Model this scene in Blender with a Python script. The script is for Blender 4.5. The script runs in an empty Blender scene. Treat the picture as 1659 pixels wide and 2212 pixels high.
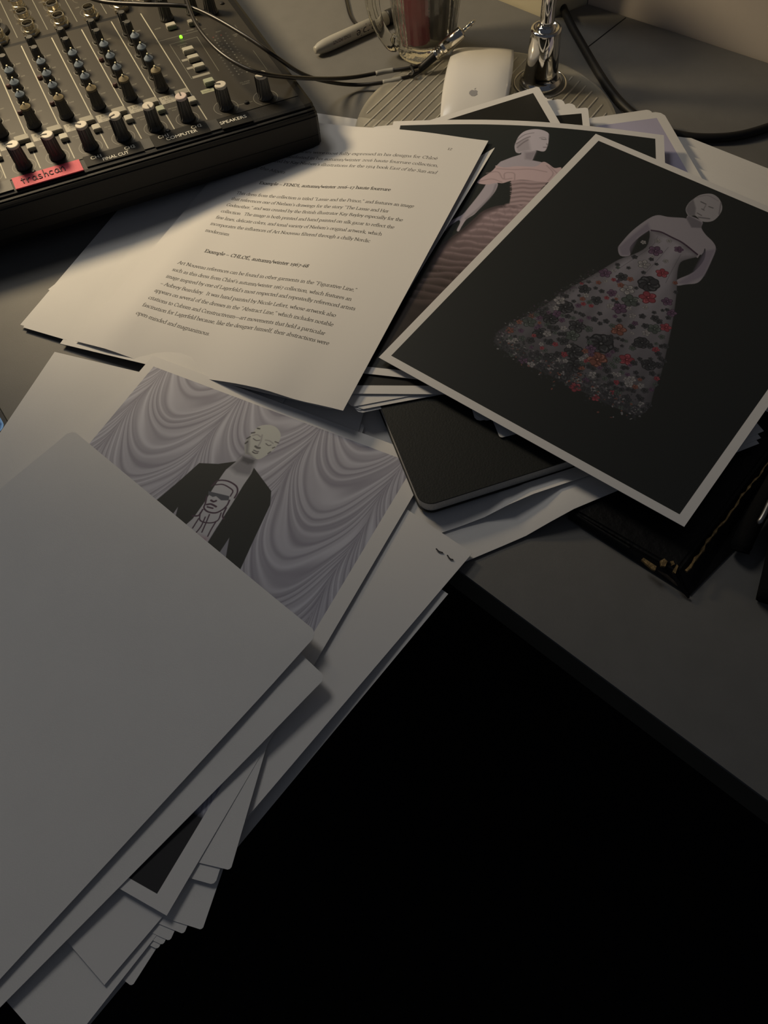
import bpy, bmesh, math, random
import numpy as np
from mathutils import Vector, Matrix
from math import sin, cos, pi, radians, degrees, atan2, sqrt
random.seed(7); rng = np.random.default_rng(7)
sc = bpy.context.scene
COL = sc.collection
# ------------------------------------------------------------------ camera
IW, IH = 1659.0, 2212.0
FPX, PITCH, ROLL, CAMZ = 1661.0, radians(60.2), radians(-7.5), 0.411
fw = Vector((0, cos(PITCH), -sin(PITCH))); r0 = Vector((1, 0, 0)); u0 = r0.cross(fw)
CR = r0*cos(ROLL) + u0*sin(ROLL); CU = -r0*sin(ROLL) + u0*cos(ROLL); CC = Vector((0, 0, CAMZ))
cd = bpy.data.cameras.new('camera'); cam = bpy.data.objects.new('camera', cd); COL.objects.link(cam)
cam.matrix_world = Matrix(((CR.x, CU.x, -fw.x, CC.x), (CR.y, CU.y, -fw.y, CC.y), (CR.z, CU.z, -fw.z, CC.z), (0, 0, 0, 1)))
cd.sensor_fit = 'VERTICAL'; cd.sensor_height = 24.0; cd.lens = 24.0*FPX/IH; cd.clip_start = 0.01; cd.clip_end = 50
sc.camera = cam
# ------------------------------------------------------------------ colour management
sc.view_settings.view_transform = 'Standard'; sc.view_settings.look = 'None'
sc.view_settings.exposure = 0.0; sc.view_settings.gamma = 1.0; sc.view_settings.use_curve_mapping = False
# ------------------------------------------------------------------ world: dim bluish evening light in the room
wd = bpy.data.worlds.new('room_light'); sc.world = wd; wd.use_nodes = True
bg = wd.node_tree.nodes['Background']; bg.inputs[0].default_value = (0.72, 0.80, 1.0, 1); bg.inputs[1].default_value = 0.042
# ------------------------------------------------------------------ key lamp and added fill
V3 = lambda *a: Vector(a)
def lamp_spot(name, loc, target, energy, col, radius, angle, blend):
    l = bpy.data.lights.new(name, 'SPOT'); l.energy = energy; l.color = col; l.shadow_soft_size = radius
    l.spot_size = radians(angle); l.spot_blend = blend
    o = bpy.data.objects.new(name, l); COL.objects.link(o); o.location = loc
    d = Vector(target) - Vector(loc); o.rotation_euler = d.to_track_quat('-Z', 'Y').to_euler(); return o
lamp_spot('desk_lamp_light', (-0.35, 0.80, 0.39), (-0.14, 0.74, 0.0), 9.0, (1.0, 0.775, 0.47), 0.055, 94, 0.49)
al = bpy.data.lights.new('overhead_fill', 'AREA'); al.shape = 'DISK'; al.size = .5; al.energy = 3.6; al.color = (1.0, .95, .88)  # soft fill from above, added to lift the papers; no fixture modelled
ao = bpy.data.objects.new('overhead_fill', al); COL.objects.link(ao); ao.location = (-.5, 1.2, 1.3); ao.rotation_euler = (V3(0, .3, 0)-V3(-.5, 1.2, 1.3)).to_track_quat('-Z', 'Y').to_euler()
# ------------------------------------------------------------------ helpers
def ray(px, py): return fw*FPX + CR*(px-IW/2) - CU*(py-IH/2)
def P(px, py, z=0.0):
    d = ray(px, py); t = (z-CC.z)/d.z; return CC + d*t
def PY(px, py, y):
    d = ray(px, py); t = (y-CC.y)/d.y; return CC + d*t
def V(*a): return Vector(a)
def S2L(c): return tuple((x/255.0/12.92 if x/255.0 <= .04045 else ((x/255.0+.055)/1.055)**2.4) for x in c)
MATS = {}
def mat(name, col, rough=.6, metal=0., spec=.4, bump=0., bscale=200., var=0., vscale=8., trans=0., ior=1.49, emit=None, estr=0., coat=0.):
    if name in MATS: return MATS[name]
    m = bpy.data.materials.new(name); m.use_nodes = True; nt = m.node_tree; b = nt.nodes['Principled BSDF']
    b.inputs['Base Color'].default_value = (*col, 1); b.inputs['Roughness'].default_value = rough; b.inputs['Metallic'].default_value = metal
    b.inputs['Specular IOR Level'].default_value = spec; b.inputs['Transmission Weight'].default_value = trans; b.inputs['IOR'].default_value = ior
    b.inputs['Coat Weight'].default_value = coat
    if emit: b.inputs['Emission Color'].default_value = (*emit, 1); b.inputs['Emission Strength'].default_value = estr
    tc = nt.nodes.new('ShaderNodeTexCoord')
    if var:
        n = nt.nodes.new('ShaderNodeTexNoise'); n.inputs['Scale'].default_value = vscale; n.inputs['Detail'].default_value = 4
        nt.links.new(tc.outputs['Object'], n.inputs['Vector'])
        r = nt.nodes.new('ShaderNodeValToRGB'); r.color_ramp.elements[0].position = .3; r.color_ramp.elements[1].position = .7
        r.color_ramp.elements[0].color = (*[c*(1-var) for c in col], 1); r.color_ramp.elements[1].color = (*[min(1, c*(1+var)) for c in col], 1)
        nt.links.new(n.outputs[0], r.inputs[0]); nt.links.new(r.outputs[0], b.inputs['Base Color'])
    if bump:
        n = nt.nodes.new('ShaderNodeTexNoise'); n.inputs['Scale'].default_value = bscale; n.inputs['Detail'].default_value = 3
        nt.links.new(tc.outputs['Object'], n.inputs['Vector'])
        bp = nt.nodes.new('ShaderNodeBump'); bp.inputs['Strength'].default_value = bump; bp.inputs['Distance'].default_value = .001
        nt.links.new(n.outputs[0], bp.inputs['Height']); nt.links.new(bp.outputs[0], b.inputs['Normal'])
    MATS[name] = m; return m
def tag(o, label, cat, group=None):
    o['label'] = label; o['category'] = cat
    if group: o['group'] = group
    return o
def thing(name, label, cat, loc, group=None):
    o = bpy.data.objects.new(name, None); o.empty_display_size = .02; COL.objects.link(o); o.location = loc
    return tag(o, label, cat, group)
def wloc(o):
    v = Vector((0, 0, 0))
    while o: v += o.location; o = o.parent
    return v
def obj(name, bm, m, parent=None, smooth=False, origin=None):
    """bm in world coordinates -> one mesh object"""
    org = Vector(origin) if origin is not None else (wloc(parent) if parent else Vector((0, 0, 0)))
    for v in bm.verts: v.co -= org
    me = bpy.data.meshes.new(name); bm.to_mesh(me); bm.free()
    for mm in (m if isinstance(m, (list, tuple)) else [m]): me.materials.append(mm)
    if smooth:
        for p in me.polygons: p.use_smooth = True
    o = bpy.data.objects.new(name, me); COL.objects.link(o)
    if parent: o.parent = parent; o.location = org - wloc(parent)
    else: o.location = org
    return o
def BM(): return bmesh.new()
def prism(bm, pts, z0, z1, f=None, bevel=0):
    """pts xy ccw polygon, between z0 and z1 ; f maps (x,y,z)->world"""
    f = f or (lambda x, y, z: V(x, y, z))
    n = len(pts)
    a = [bm.verts.new(f(x, y, z0)) for x, y in pts]; b = [bm.verts.new(f(x, y, z1)) for x, y in pts]
    bm.faces.new(a[::-1]); bm.faces.new(b)
    for i in range(n): bm.faces.new((a[i], a[(i+1) % n], b[(i+1) % n], b[i]))
def box(bm, x0, x1, y0, y1, z0, z1, f=None, bev=0.0):
    if bev > 0:
        t = bmesh.new(); prism(t, [(x0, y0), (x1, y0), (x1, y1), (x0, y1)], z0, z1)
        bmesh.ops.bevel(t, geom=t.edges[:], offset=bev, segments=2, affect='EDGES')
        f2 = f or (lambda x, y, z: V(x, y, z)); mp = {}
        for v in t.verts: mp[v] = bm.verts.new(f2(*v.co))
        for fc in t.faces: bm.faces.new([mp[v] for v in fc.verts])
        t.free()
    else: prism(bm, [(x0, y0), (x1, y0), (x1, y1), (x0, y1)], z0, z1, f)
def lathe(bm, prof, f=None, seg=32, cap=True, flute=0, fz=(0, 0), fd=.92):
    """prof list of (r,z)"""
    f = f or (lambda x, y, z: V(x, y, z)); rings = []
    for r, z in prof:
        ring = []
        for i in range(seg):
            a = 2*pi*i/seg; rr = r
            if flute and fz[0] <= z <= fz[1] and (i % 2): rr = r*fd
            ring.append(bm.verts.new(f(rr*cos(a), rr*sin(a), z)))
        rings.append(ring)
    for a, b in zip(rings, rings[1:]):
        for i in range(seg): bm.faces.new((a[i], a[(i+1) % seg], b[(i+1) % seg], b[i]))
    if cap: bm.faces.new(rings[0][::-1]); bm.faces.new(rings[-1])
    return rings
def catmull(pts, n=8):
    pts = [Vector(p) for p in pts]; out = []
    q = [2*pts[0]-pts[1]] + pts + [2*pts[-1]-pts[-2]]
    for i in range(1, len(q)-2):
        p0, p1, p2, p3 = q[i-1:i+3]
        for k in range(n):
            t = k/n; out.append(.5*((2*p1)+(p2-p0)*t+(2*p0-5*p1+4*p2-p3)*t*t+(3*p1-p0-3*p2+p3)*t**3))
    out.append(pts[-1]); return out
def tube(bm, pts, r, seg=12, cap=True):
    pts = [Vector(p) for p in pts]; n = len(pts); rings = []
    rs = r if isinstance(r, (list, tuple)) else [r]*n
    up = Vector((0, 0, 1)); t0 = (pts[1]-pts[0]).normalized()
    if abs(t0.dot(up)) > .95: up = Vector((0, 1, 0))
    nx = t0.cross(up).normalized()
    for i, p in enumerate(pts):
        t = (pts[min(i+1, n-1)]-pts[max(i-1, 0)]).normalized()
        nx = (nx - t*nx.dot(t)).normalized(); ny = t.cross(nx)
        rings.append([bm.verts.new(p + (nx*cos(2*pi*k/seg)+ny*sin(2*pi*k/seg))*rs[i]) for k in range(seg)])
    for a, b in zip(rings, rings[1:]):
        for k in range(seg): bm.faces.new((a[k], a[(k+1) % seg], b[(k+1) % seg], b[k]))
    if cap: bm.faces.new(rings[0][::-1]); bm.faces.new(rings[-1])
def roundrect(w, h, r, seg=6, x0=0, y0=0):
    out = []
    for cx, cy, a0 in ((w-r, r, -pi/2), (w-r, h-r, 0), (r, h-r, pi/2), (r, r, pi)):
        for k in range(seg+1):
            a = a0 + pi/2*k/seg; out.append((x0+cx+r*cos(a), y0+cy+r*sin(a)))
    return out
# ------------------------------------------------------------------ raster painter (flat print on paper)
def lin2srgb(a): return np.where(a <= .0031308, a*12.92, 1.055*np.power(np.clip(a, 0, None), 1/2.4)-.055)
def cs(pts, n=4):
    """closed smooth outline"""
    m = len(pts); out = []
    for i in range(m):
        p0, p1, p2, p3 = [np.array(pts[(i+k) % m], float) for k in (-1, 0, 1, 2)]
        for k in range(n):
            t = k/n; out.append(tuple(.5*((2*p1)+(p2-p0)*t+(2*p0-5*p1+4*p2-p3)*t*t+(3*p1-p0-3*p2+p3)*t**3)))
    return out
class Canvas:
    def __init__(s, w, h, col): s.w, s.h = w, h; s.a = np.empty((h, w, 3), np.float32); s.a[:] = col
    def xy(s, p): p = np.asarray(p, float).reshape(-1, 2); return p*np.array([s.w, s.h])
    def _bb(s, p, pad):
        x0 = int(max(0, p[:, 0].min()-pad)); x1 = int(min(s.w, p[:, 0].max()+pad+1)); y0 = int(max(0, p[:, 1].min()-pad)); y1 = int(min(s.h, p[:, 1].max()+pad+1))
        if x1 <= x0 or y1 <= y0: return None
        gx, gy = np.meshgrid(np.arange(x0, x1)+.5, np.arange(y0, y1)+.5); return x0, x1, y0, y1, gx.astype(np.float32), gy.astype(np.float32)
    def _dist(s, p, gx, gy, closed):
        d = np.full(gx.shape, 1e9, np.float32); n = len(p)
        for i in range(n if closed else n-1):
            ax, ay = p[i]; bx, by = p[(i+1) % n]; vx, vy = bx-ax, by-ay; L = vx*vx+vy*vy+1e-9
            t = np.clip(((gx-ax)*vx+(gy-ay)*vy)/L, 0, 1); d = np.minimum(d, (gx-ax-t*vx)**2+(gy-ay-t*vy)**2)
        return np.sqrt(d)
    def blend(s, bb, al, col):
        x0, x1, y0, y1 = bb; r = s.a[y0:y1, x0:x1]; al = np.clip(al, 0, 1)[..., None]
        r[:] = r*(1-al)+np.asarray(col, np.float32)*al
    def poly(s, pts, col, soft=1.2, alpha=1., mod=None):
        p = s.xy(pts); q = s._bb(p, soft*2+2)
        if q is None: return
        x0, x1, y0, y1, gx, gy = q; ins = np.zeros(gx.shape, bool); n = len(p)
        for i in range(n):
            ax, ay = p[i]; bx, by = p[(i+1) % n]
            c = (ay > gy) != (by > gy); ins ^= c & (gx < (bx-ax)*(gy-ay)/((by-ay) if by != ay else 1e-9)+ax)
        d = s._dist(p, gx, gy, True); d = np.where(ins, d, -d); al = np.clip(.5+d/soft, 0, 1)*alpha
        if mod is not None: col = mod(gx/s.w, gy/s.h, d)
        s.blend((x0, x1, y0, y1), al, col)
    def line(s, pts, wd, col, soft=1.2, alpha=1.):
        if 2 < len(pts) < 12: pts = [(q.x, q.y) for q in catmull([(a_[0], a_[1], 0) for a_ in pts], 4)]
        p = s.xy(pts); q = s._bb(p, wd+soft+2)
        if q is None: return
        x0, x1, y0, y1, gx, gy = q; d = s._dist(p, gx, gy, False)
        s.blend((x0, x1, y0, y1), np.clip(.5+(wd/2-d)/soft, 0, 1)*alpha, col)
    def ell(s, c, rx, ry, col, rot=0, soft=1.2, alpha=1.):
        t = np.linspace(0, 2*pi, 20, endpoint=False); c = s.xy(c)[0]
        pts = np.stack([c[0]+rx*np.cos(t)*cos(rot)-ry*np.sin(t)*sin(rot), c[1]+rx*np.cos(t)*sin(rot)+ry*np.sin(t)*cos(rot)], -1)
        s.poly(pts/np.array([s.w, s.h]), col, soft, alpha)
    def image(s, name):
        im = bpy.data.images.new(name, s.w, s.h, alpha=False); px = np.ones((s.h, s.w, 4), np.float32)
        px[..., :3] = np.clip(lin2srgb(s.a), 0, 1); im.pixels.foreach_set(px.ravel()); im.update(); im.pack(); return im
def print_mat(name, image, rough=.75, spec=.3, bump=.0):
    m = mat(name, (.8, .8, .8), rough, spec=spec, bump=bump, bscale=900); nt = m.node_tree; t = nt.nodes.new('ShaderNodeTexImage'); t.image = image; t.extension = 'EXTEND'
    nt.links.new(t.outputs['Color'], nt.nodes['Principled BSDF'].inputs['Base Color']); return m
def border_mat(name, ink, paper, mu, mv, rough=.6):
    """print with a plain white margin: ink inside, paper in the margin (by UV)"""
    m = mat(name, ink, rough, spec=.3); nt = m.node_tree; L = nt.links.new
    uv = nt.nodes.new('ShaderNodeUVMap'); sp = nt.nodes.new('ShaderNodeSeparateXYZ'); L(uv.outputs[0], sp.inputs[0]); res = None
    for k, mg in ((0, mu), (1, mv)):
        a = nt.nodes.new('ShaderNodeMath'); a.operation = 'SUBTRACT'; L(sp.outputs[k], a.inputs[0]); a.inputs[1].default_value = .5
        b = nt.nodes.new('ShaderNodeMath'); b.operation = 'ABSOLUTE'; L(a.outputs[0], b.inputs[0])
        c = nt.nodes.new('ShaderNodeMath'); c.operation = 'GREATER_THAN'; L(b.outputs[0], c.inputs[0]); c.inputs[1].default_value = .5-mg
        if res is None: res = c
        else:
            d = nt.nodes.new('ShaderNodeMath'); d.operation = 'MAXIMUM'; L(res.outputs[0], d.inputs[0]); L(c.outputs[0], d.inputs[1]); res = d
    mx = nt.nodes.new('ShaderNodeMix'); mx.data_type = 'RGBA'; L(res.outputs[0], mx.inputs[0]); mx.inputs[6].default_value = (*ink, 1); mx.inputs[7].default_value = (*paper, 1)
    L(mx.outputs[2], nt.nodes['Principled BSDF'].inputs['Base Color']); return m
# ------------------------------------------------------------------ old-style serif lettering drawn with a broad nib
GL = {
'a': (4.5, "~.9,4.2 1.8,5 3,4.7 3.2,3.6 3.2,.8 4.2,.2;~3.2,3 1.8,2.7 .7,1.6 .9,.4 1.8,0 3.2,1"),
'b': (5.3, ".2,8.1 1,8.2 1,.3;~1,3.6 2.2,4.9 4,4.5 4.7,2.6 4,.5 2.4,-.1 1,.5"),
'c': (4.4, "~4,4.2 3,5 1.4,4.5 .6,2.5 1.3,.5 2.8,0 4,.8"),
'd': (5.4, "3.6,8.1 4.4,8.2 4.4,.3 5.2,.1;~4.4,4.4 3,5 1.3,4.4 .6,2.4 1.4,.3 2.8,0 4.4,1.2"),
'e': (4.5, "~.7,2.8 4,3 3.7,4.4 2.5,5 1.2,4.4 .6,2.5 1.2,.5 2.7,0 4,.9"),
'f': (3.1, "~3.6,7.6 2.7,8.2 1.7,7.6 1.5,6 1.5,0;.4,4.9 3,4.9;_1.6,0"),
'g': (4.9, "~3.6,4.5 2.3,5 1,4.3 1,2.8 2.2,2.1 3.6,2.8 3.6,4.4;3.5,4.7 4.7,4.9;~1.8,2.1 .9,1.4 1.4,.7 3.8,.3 4.4,-1 3,-2.5 1.2,-2.5 .4,-1.5 1.2,-.2"),
'h': (5.5, ".2,8.1 1.1,8.2 1.1,0;~1.1,3.6 2.4,4.9 3.9,4.7 4.4,3.4 4.4,0;_1.1,0;_4.4,0"),
'i': (2.6, ".4,4.7 1.3,5 1.3,0;_1.3,0;1.25,7.1 1.4,7.2"),
'j': (2.6, ".4,4.7 1.4,5 1.4,-1 .6,-2.4;1.3,7.1 1.45,7.2"),
'k': (5.2, ".2,8.1 1.1,8.2 1.1,0;4.3,4.9 1.3,2.3;2.2,3 4.6,.1;_1.1,0;_4.7,0;_4,4.9"),
'l': (2.6, ".4,8.1 1.3,8.2 1.3,0;_1.3,0"),
'm': (8.1, ".3,4.7 1.2,5 1.2,0;~1.2,3.7 2.5,4.9 3.7,4.7 4.1,3.4 4.1,0;~4.1,3.7 5.4,4.9 6.6,4.7 7,3.4 7,0;_1.2,0;_4.1,0;_7,0"),
'n': (5.5, ".3,4.7 1.2,5 1.2,0;~1.2,3.7 2.5,4.9 3.9,4.7 4.4,3.4 4.4,0;_1.2,0;_4.4,0"),
'o': (5., "~2.5,5 4,4.2 4.4,2.5 3.8,.7 2.4,0 1,.7 .6,2.5 1.1,4.3 2.5,5"),
'p': (5.3, ".2,4.6 1.1,5 1.1,-2.7;~1.1,4 2.5,5 4.2,4.4 4.7,2.4 3.9,.5 2.5,0 1.1,.9;_1.1,-2.7"),
'r': (3.7, ".3,4.7 1.2,5 1.2,0;~1.2,3.6 2.2,4.8 3.4,4.5;_1.2,0"),
's': (3.8, "~3.1,4.2 2,5 .9,4.3 1.1,3.2 2.8,2.1 3.3,1 2.3,0 .7,.7"),
't': (3.3, "~1.5,6.3 1.4,3 1.5,.8 2.2,0 3.1,.6;.4,4.8 2.9,4.9"),
'u': (5.5, ".3,4.8 1.1,4.9 1.1,1.5;~1.1,1.5 1.5,.3 2.7,0 4.3,1.2;3.5,4.8 4.4,4.9 4.4,.3 5.2,.1"),
'v': (5., ".6,4.9 2.6,.1 4.4,4.9;_.7,4.9;_4.3,4.9"),
'w': (7.3, ".6,4.9 2.3,.1 3.8,4.7 5.3,.1 6.9,4.9;_.7,4.9;_6.7,4.9"),
'x': (4.8, ".7,4.9 4.1,.1;4,4.9 .8,.1;_.8,4.9;_4,4.9;_.8,0;_4.1,0"),
'y': (4.9, ".6,4.9 2.6,.3;4.4,4.9 2,-2 .8,-2.4;_.7,4.9;_4.3,4.9"),
'z': (4.4, ".7,4.8 3.8,4.8 .6,.1 3.9,.1"),
'A': (6.8, ".6,0 3.5,7.7 6.3,0;1.8,2.7 5.2,2.7;_.7,0;_6.3,0"),
'B': (5.9, "1.3,0 1.3,7.5;~1.3,7.5 4,7.4 4.6,5.8 3.8,4.2 1.3,4;~1.3,4 4.6,3.6 5.2,2 4.2,.3 1.3,.1"),
'C': (6.6, "~6,6.3 4.4,7.7 2.2,7 .9,4 1.8,1 3.8,0 6,1.2;6,6.4 6,7.4"),
'D': (7.3, "1.3,0 1.3,7.5;~1.3,7.5 4.6,7.2 6.6,4 4.8,.6 1.3,.1"),
'E': (5.7, "1.3,0 1.3,7.5 4.9,7.5 5,6.6;1.3,3.9 4.2,3.9;1.3,.1 5.1,.1 5.4,1.3;_1.3,0;_1.3,7.5"),
'F': (5.3, "1.3,0 1.3,7.5 4.9,7.5 5,6.5;1.3,3.9 4.2,3.9;_1.3,0;_1.3,7.5"),
'G': (7.1, "~6,6.3 4.4,7.7 2.2,7 .9,4 1.8,1 3.8,0 6,.8;6,.8 6,3.2;_6,3.3"),
'H': (7.4, "1.3,0 1.3,7.5;6,0 6,7.5;1.3,3.9 6,3.9;_1.3,0;_1.3,7.5;_6,0;_6,7.5"),
'I': (3.2, "1.6,0 1.6,7.5;_1.6,0;_1.6,7.5"),
'K': (6.4, "1.3,0 1.3,7.5;5.4,7.4 1.5,3.8;2.4,4.5 5.9,.1;_1.3,0;_1.3,7.5;_5.3,7.5;_5.9,0"),
'L': (5.5, "1.3,0 1.3,7.5;1.3,.1 5,.1 5.3,1.3;_1.3,0;_1.3,7.5"),
'M': (8.6, "1.2,0 1.6,7.5 4.4,.6 7.1,7.5 7.4,0;_1.2,0;_7.4,0"),
'N': (7.5, "1.3,0 1.3,7.5 6.2,.2 6.2,7.5;_1.3,0;_6.2,7.5;_1,7.5"),
'O': (7.4, "~3.7,7.7 6,6.4 6.7,3.8 5.8,1 3.7,-.1 1.6,1 .8,3.8 1.6,6.5 3.7,7.7"),
'P': (5.4, "1.3,0 1.3,7.5;~1.3,7.5 4,7.4 4.9,5.6 3.8,3.8 1.3,3.6;_1.3,0;_1.3,7.5"),
'S': (4.7, "~4,6.5 2.6,7.7 1,6.9 1.1,5.2 3.6,3.2 4.2,1.5 2.8,-.1 .8,.8"),
'T': (6.5, "3.3,0 3.3,7.5;.6,6.5 .7,7.5 5.9,7.5 6,6.5;_3.3,0"),
'W': (9.6, ".6,7.5 2.9,0 5,7.3 7,0 9.2,7.5;_.7,7.5;_9,7.5"),
'0': (4.7, "~2.3,5.4 3.8,4.2 3.9,1.6 2.3,0 .9,1.4 .8,4 2.3,5.4"), '1': (3.6, ".8,4.6 1.9,5.4 1.9,0;_1.9,0"),
'2': (4.4, "~.8,4.2 1.8,5.4 3.4,5 3.4,3.6 .7,.2;.7,.2 3.8,.2"), '4': (4.8, "3.3,-2.2 3.3,5.3 .5,.2 4.4,.2"),
'6': (4.8, "~3.8,7.6 1.8,6 .8,3 1.6,.3 3.3,.2 4,2.4 2.8,4.4 1,3.6"), '7': (4.5, ".6,5.1 4,5.1 1.6,-2.3"),
'8': (4.7, "~2.4,7.6 3.8,6.6 3,4.6 1.2,3.4 .8,1.4 2.3,0 3.9,1.4 3.2,3.4 1.4,4.7 1,6.4 2.4,7.6"), '9': (4.8, "~1,-2.2 3,-.8 4,2.4 3.4,5 1.6,5.2 .8,3 2,1 3.8,1.8"),
'.': (2.3, "1.1,.2 1.2,.3"), ',': (2.3, "1.1,.4 1.4,.1 .9,-1.2"), '-': (3.2, ".6,2.4 2.6,2.4"), '\u2013': (5, ".4,2.4 4.6,2.4"), '\u2014': (9, ".2,2.4 8.8,2.4"),
'/': (3.6, ".2,-1.8 3.4,8"), '\u2019': (2.1, "1,7.8 1.3,7.4 .8,6.3"), '\u201c': (3.8, "1.3,8 .8,7 1.1,6.7;2.8,8 2.3,7 2.6,6.7"), '\u201d': (3.8, "1,7.8 1.3,7.4 .8,6.3;2.5,7.8 2.8,7.4 2.3,6.3"), ' ': (2.6, "")}
GL['\u00e9'] = (GL['e'][0], GL['e'][1]+";2.3,6.2 3.3,7.6"); GL['\u00c9'] = (GL['E'][0], GL['E'][1]+";3,8.6 4,9.8")
def strokes(ch):
    out = []
    for s in GL[ch][1].split(';'):
        if not s: continue
        if s[0] == '_': x, y = map(float, s[1:].split(',')); out.append([(x-.8, y), (x+.8, y)]); continue
        sm = s[0] == '~'; pts = [tuple(map(float, q.split(','))) for q in s.lstrip('~').split()]
        if sm: pts = [(p.x, p.y) for p in catmull([(x, y, 0) for x, y in pts], 4)]
        out.append(pts)
    return out
NIB = radians(28)
def draw_text(cv, text, uv0, uv1, xh, col=(.05, .05, .05), bold=0., ital=None, sans=False):
    """text along the baseline uv0->uv1 (canvas uv, y up); xh = x-height in canvas px. ital = index from which italic starts"""
    A = cv.xy(uv0)[0]; B = cv.xy(uv1)[0]; L = np.hypot(*(B-A)); e = (B-A)/L; n = np.array([-e[1], e[0]]); s = xh/5.0
    adv = sum(GL[c][0] for c in text); k = L/(adv*s); x = 0.
    a, b = (.56+bold*.22)*s, (.27+bold*.14)*s
    if sans: a = b = sans*s
    ca, sa = cos(NIB), sin(NIB)
    for i, c in enumerate(text):
        it = ital is not None and i >= ital; sk = .28 if it else 0
        for st in strokes(c):
            p = np.array([A + e*((x+px*1.0)*s*k + py*sk*s) + n*(py*s) for px, py in st])
            q = cv._bb(p, a+2)
            if q is None: continue
            x0, x1, y0, y1, gx, gy = q
            def T(X, Y): return (X*ca+Y*sa), (-X*sa+Y*ca)*(a/b)
            tx, ty = T(gx, gy); px_, py_ = T(p[:, 0], p[:, 1]); d = cv._dist(np.stack([px_, py_], -1), tx, ty, False)
            cv.blend((x0, x1, y0, y1), np.clip(.5+(a-d)/1.3, 0, 1), col)
        x += GL[c][0]
# ------------------------------------------------------------------ materials
PAPER = (.78, .775, .765)
M_paper = mat('white_paper', PAPER, .8, spec=.25, bump=.06, bscale=1500, var=.015, vscale=30)
M_desk = mat('desk_laminate', (.168, .166, .158), .55, spec=.35, bump=.12, bscale=2200, var=.04, vscale=60)
M_edge = mat('desk_edge_dark', (.085, .08, .06), .6, var=.1, vscale=30)
M_wall = mat('wall_paint', (.66, .60, .54), .9, bump=.1, bscale=300, var=.03, vscale=3)
M_cream = mat('cream_paint', (.62, .57, .42), .85, bump=.1, bscale=300, var=.02, vscale=4)
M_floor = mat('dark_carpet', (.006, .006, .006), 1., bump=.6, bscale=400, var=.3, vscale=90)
M_black = mat('black_plastic', (.018, .018, .018), .45, spec=.4, bump=.08, bscale=800)
M_case = mat('mixer_case_black', (.013, .0125, .012), .55, spec=.3, bump=.15, bscale=1500)
M_rubber = mat('black_rubber', (.012, .012, .012), .5, spec=.35)
M_cable = mat('cable_jacket', (.016, .014, .012), .35, spec=.5)
M_chrome = mat('chrome', (.82, .80, .76), .06, 1.)
M_nickel = mat('nickel', (.82, .78, .68), .14, 1.)
M_clear = mat('clear_acrylic', (.82, .79, .69), .16, spec=.6, trans=.74, ior=1.46)
M_rib = mat('acrylic_rib', (.78, .75, .66), .10, spec=.7, trans=.35, ior=1.46)
M_glass = mat('cut_glass', (.93, .92, .86), .04, spec=.6, trans=.96, ior=1.42, bump=.45, bscale=130)
M_leather = mat('black_leather', (.006, .006, .0065), .5, spec=.25, bump=.5, bscale=260)
M_gold = mat('worn_gold', (.26, .18, .08), .55, .5, bump=.6, bscale=500, var=.5, vscale=300)
M_note = mat('notebook_cover', (.016, .017, .014), .55, spec=.35, bump=.15, bscale=900)
M_pages = mat('notebook_pages', (.55, .53, .49), .85, var=.08, vscale=900)
M_ms = mat('mouse_shell', (.80, .79, .77), .22, spec=.5)
M_alu = mat('aluminium', (.6, .6, .6), .3, 1.)
M_mark = mat('marker_barrel', (.42, .41, .37), .4)
M_red = mat('dark_red_plastic', (.42, .03, .08), .35)
M_dark = mat('dark_plastic', (.03, .03, .032), .4)
M_white = mat('white_print', (.62, .61, .55), .6)
M_greyp = mat('grey_print', (.22, .21, .18), .6)
M_sleeve = mat('grey_heat_shrink', (.33, .33, .31), .5)
M_staple = mat('staple_wire', (.10, .10, .11), .35, .8)
# ------------------------------------------------------------------ room
def poly3(name, pts, m, **k):
    bm = BM(); bm.faces.new([bm.verts.new(p) for p in pts]); return obj(name, bm, m, **k)
def structure(o): o['kind'] = 'structure'; return o
FLOORZ = -0.73
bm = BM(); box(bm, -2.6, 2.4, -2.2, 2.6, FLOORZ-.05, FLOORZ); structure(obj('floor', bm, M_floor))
WC = P(1270, 5); PCN = P(1185, 40)                     # wall corner, pillar corner, both at desk level
wd_ = (P(1659, 134)-P(1335, 28)); wd_.z = 0; wd_.normalize()
wn_ = V(-wd_.y, wd_.x, 0)
def wall(name, a, b, th, m, z1=2.3):
    d = (b-a).normalized(); n = V(-d.y, d.x, 0)*th; bm = BM()
    prism(bm, [(a.x, a.y), (b.x, b.y), (b.x+n.x, b.y+n.y), (a.x+n.x, a.y+n.y)], FLOORZ, z1); return structure(obj(name, bm, m))
wall('wall_right', WC, WC+wd_*2.2, .10, M_wall)
pd_ = (P(1085, 0)-PCN); pd_.z = 0; pd_.normalize()
bm = BM(); e_ = PCN+pd_*1.6; n_ = WC-PCN
prism(bm, [(PCN.x, PCN.y), (WC.x-.0005, WC.y+.0005), (e_.x+n_.x, e_.y+n_.y), (e_.x, e_.y)], FLOORZ, 2.3)
for f_ in bm.faces: f_.normal_update()
structure(obj('wall_back', bm, M_cream))
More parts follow.
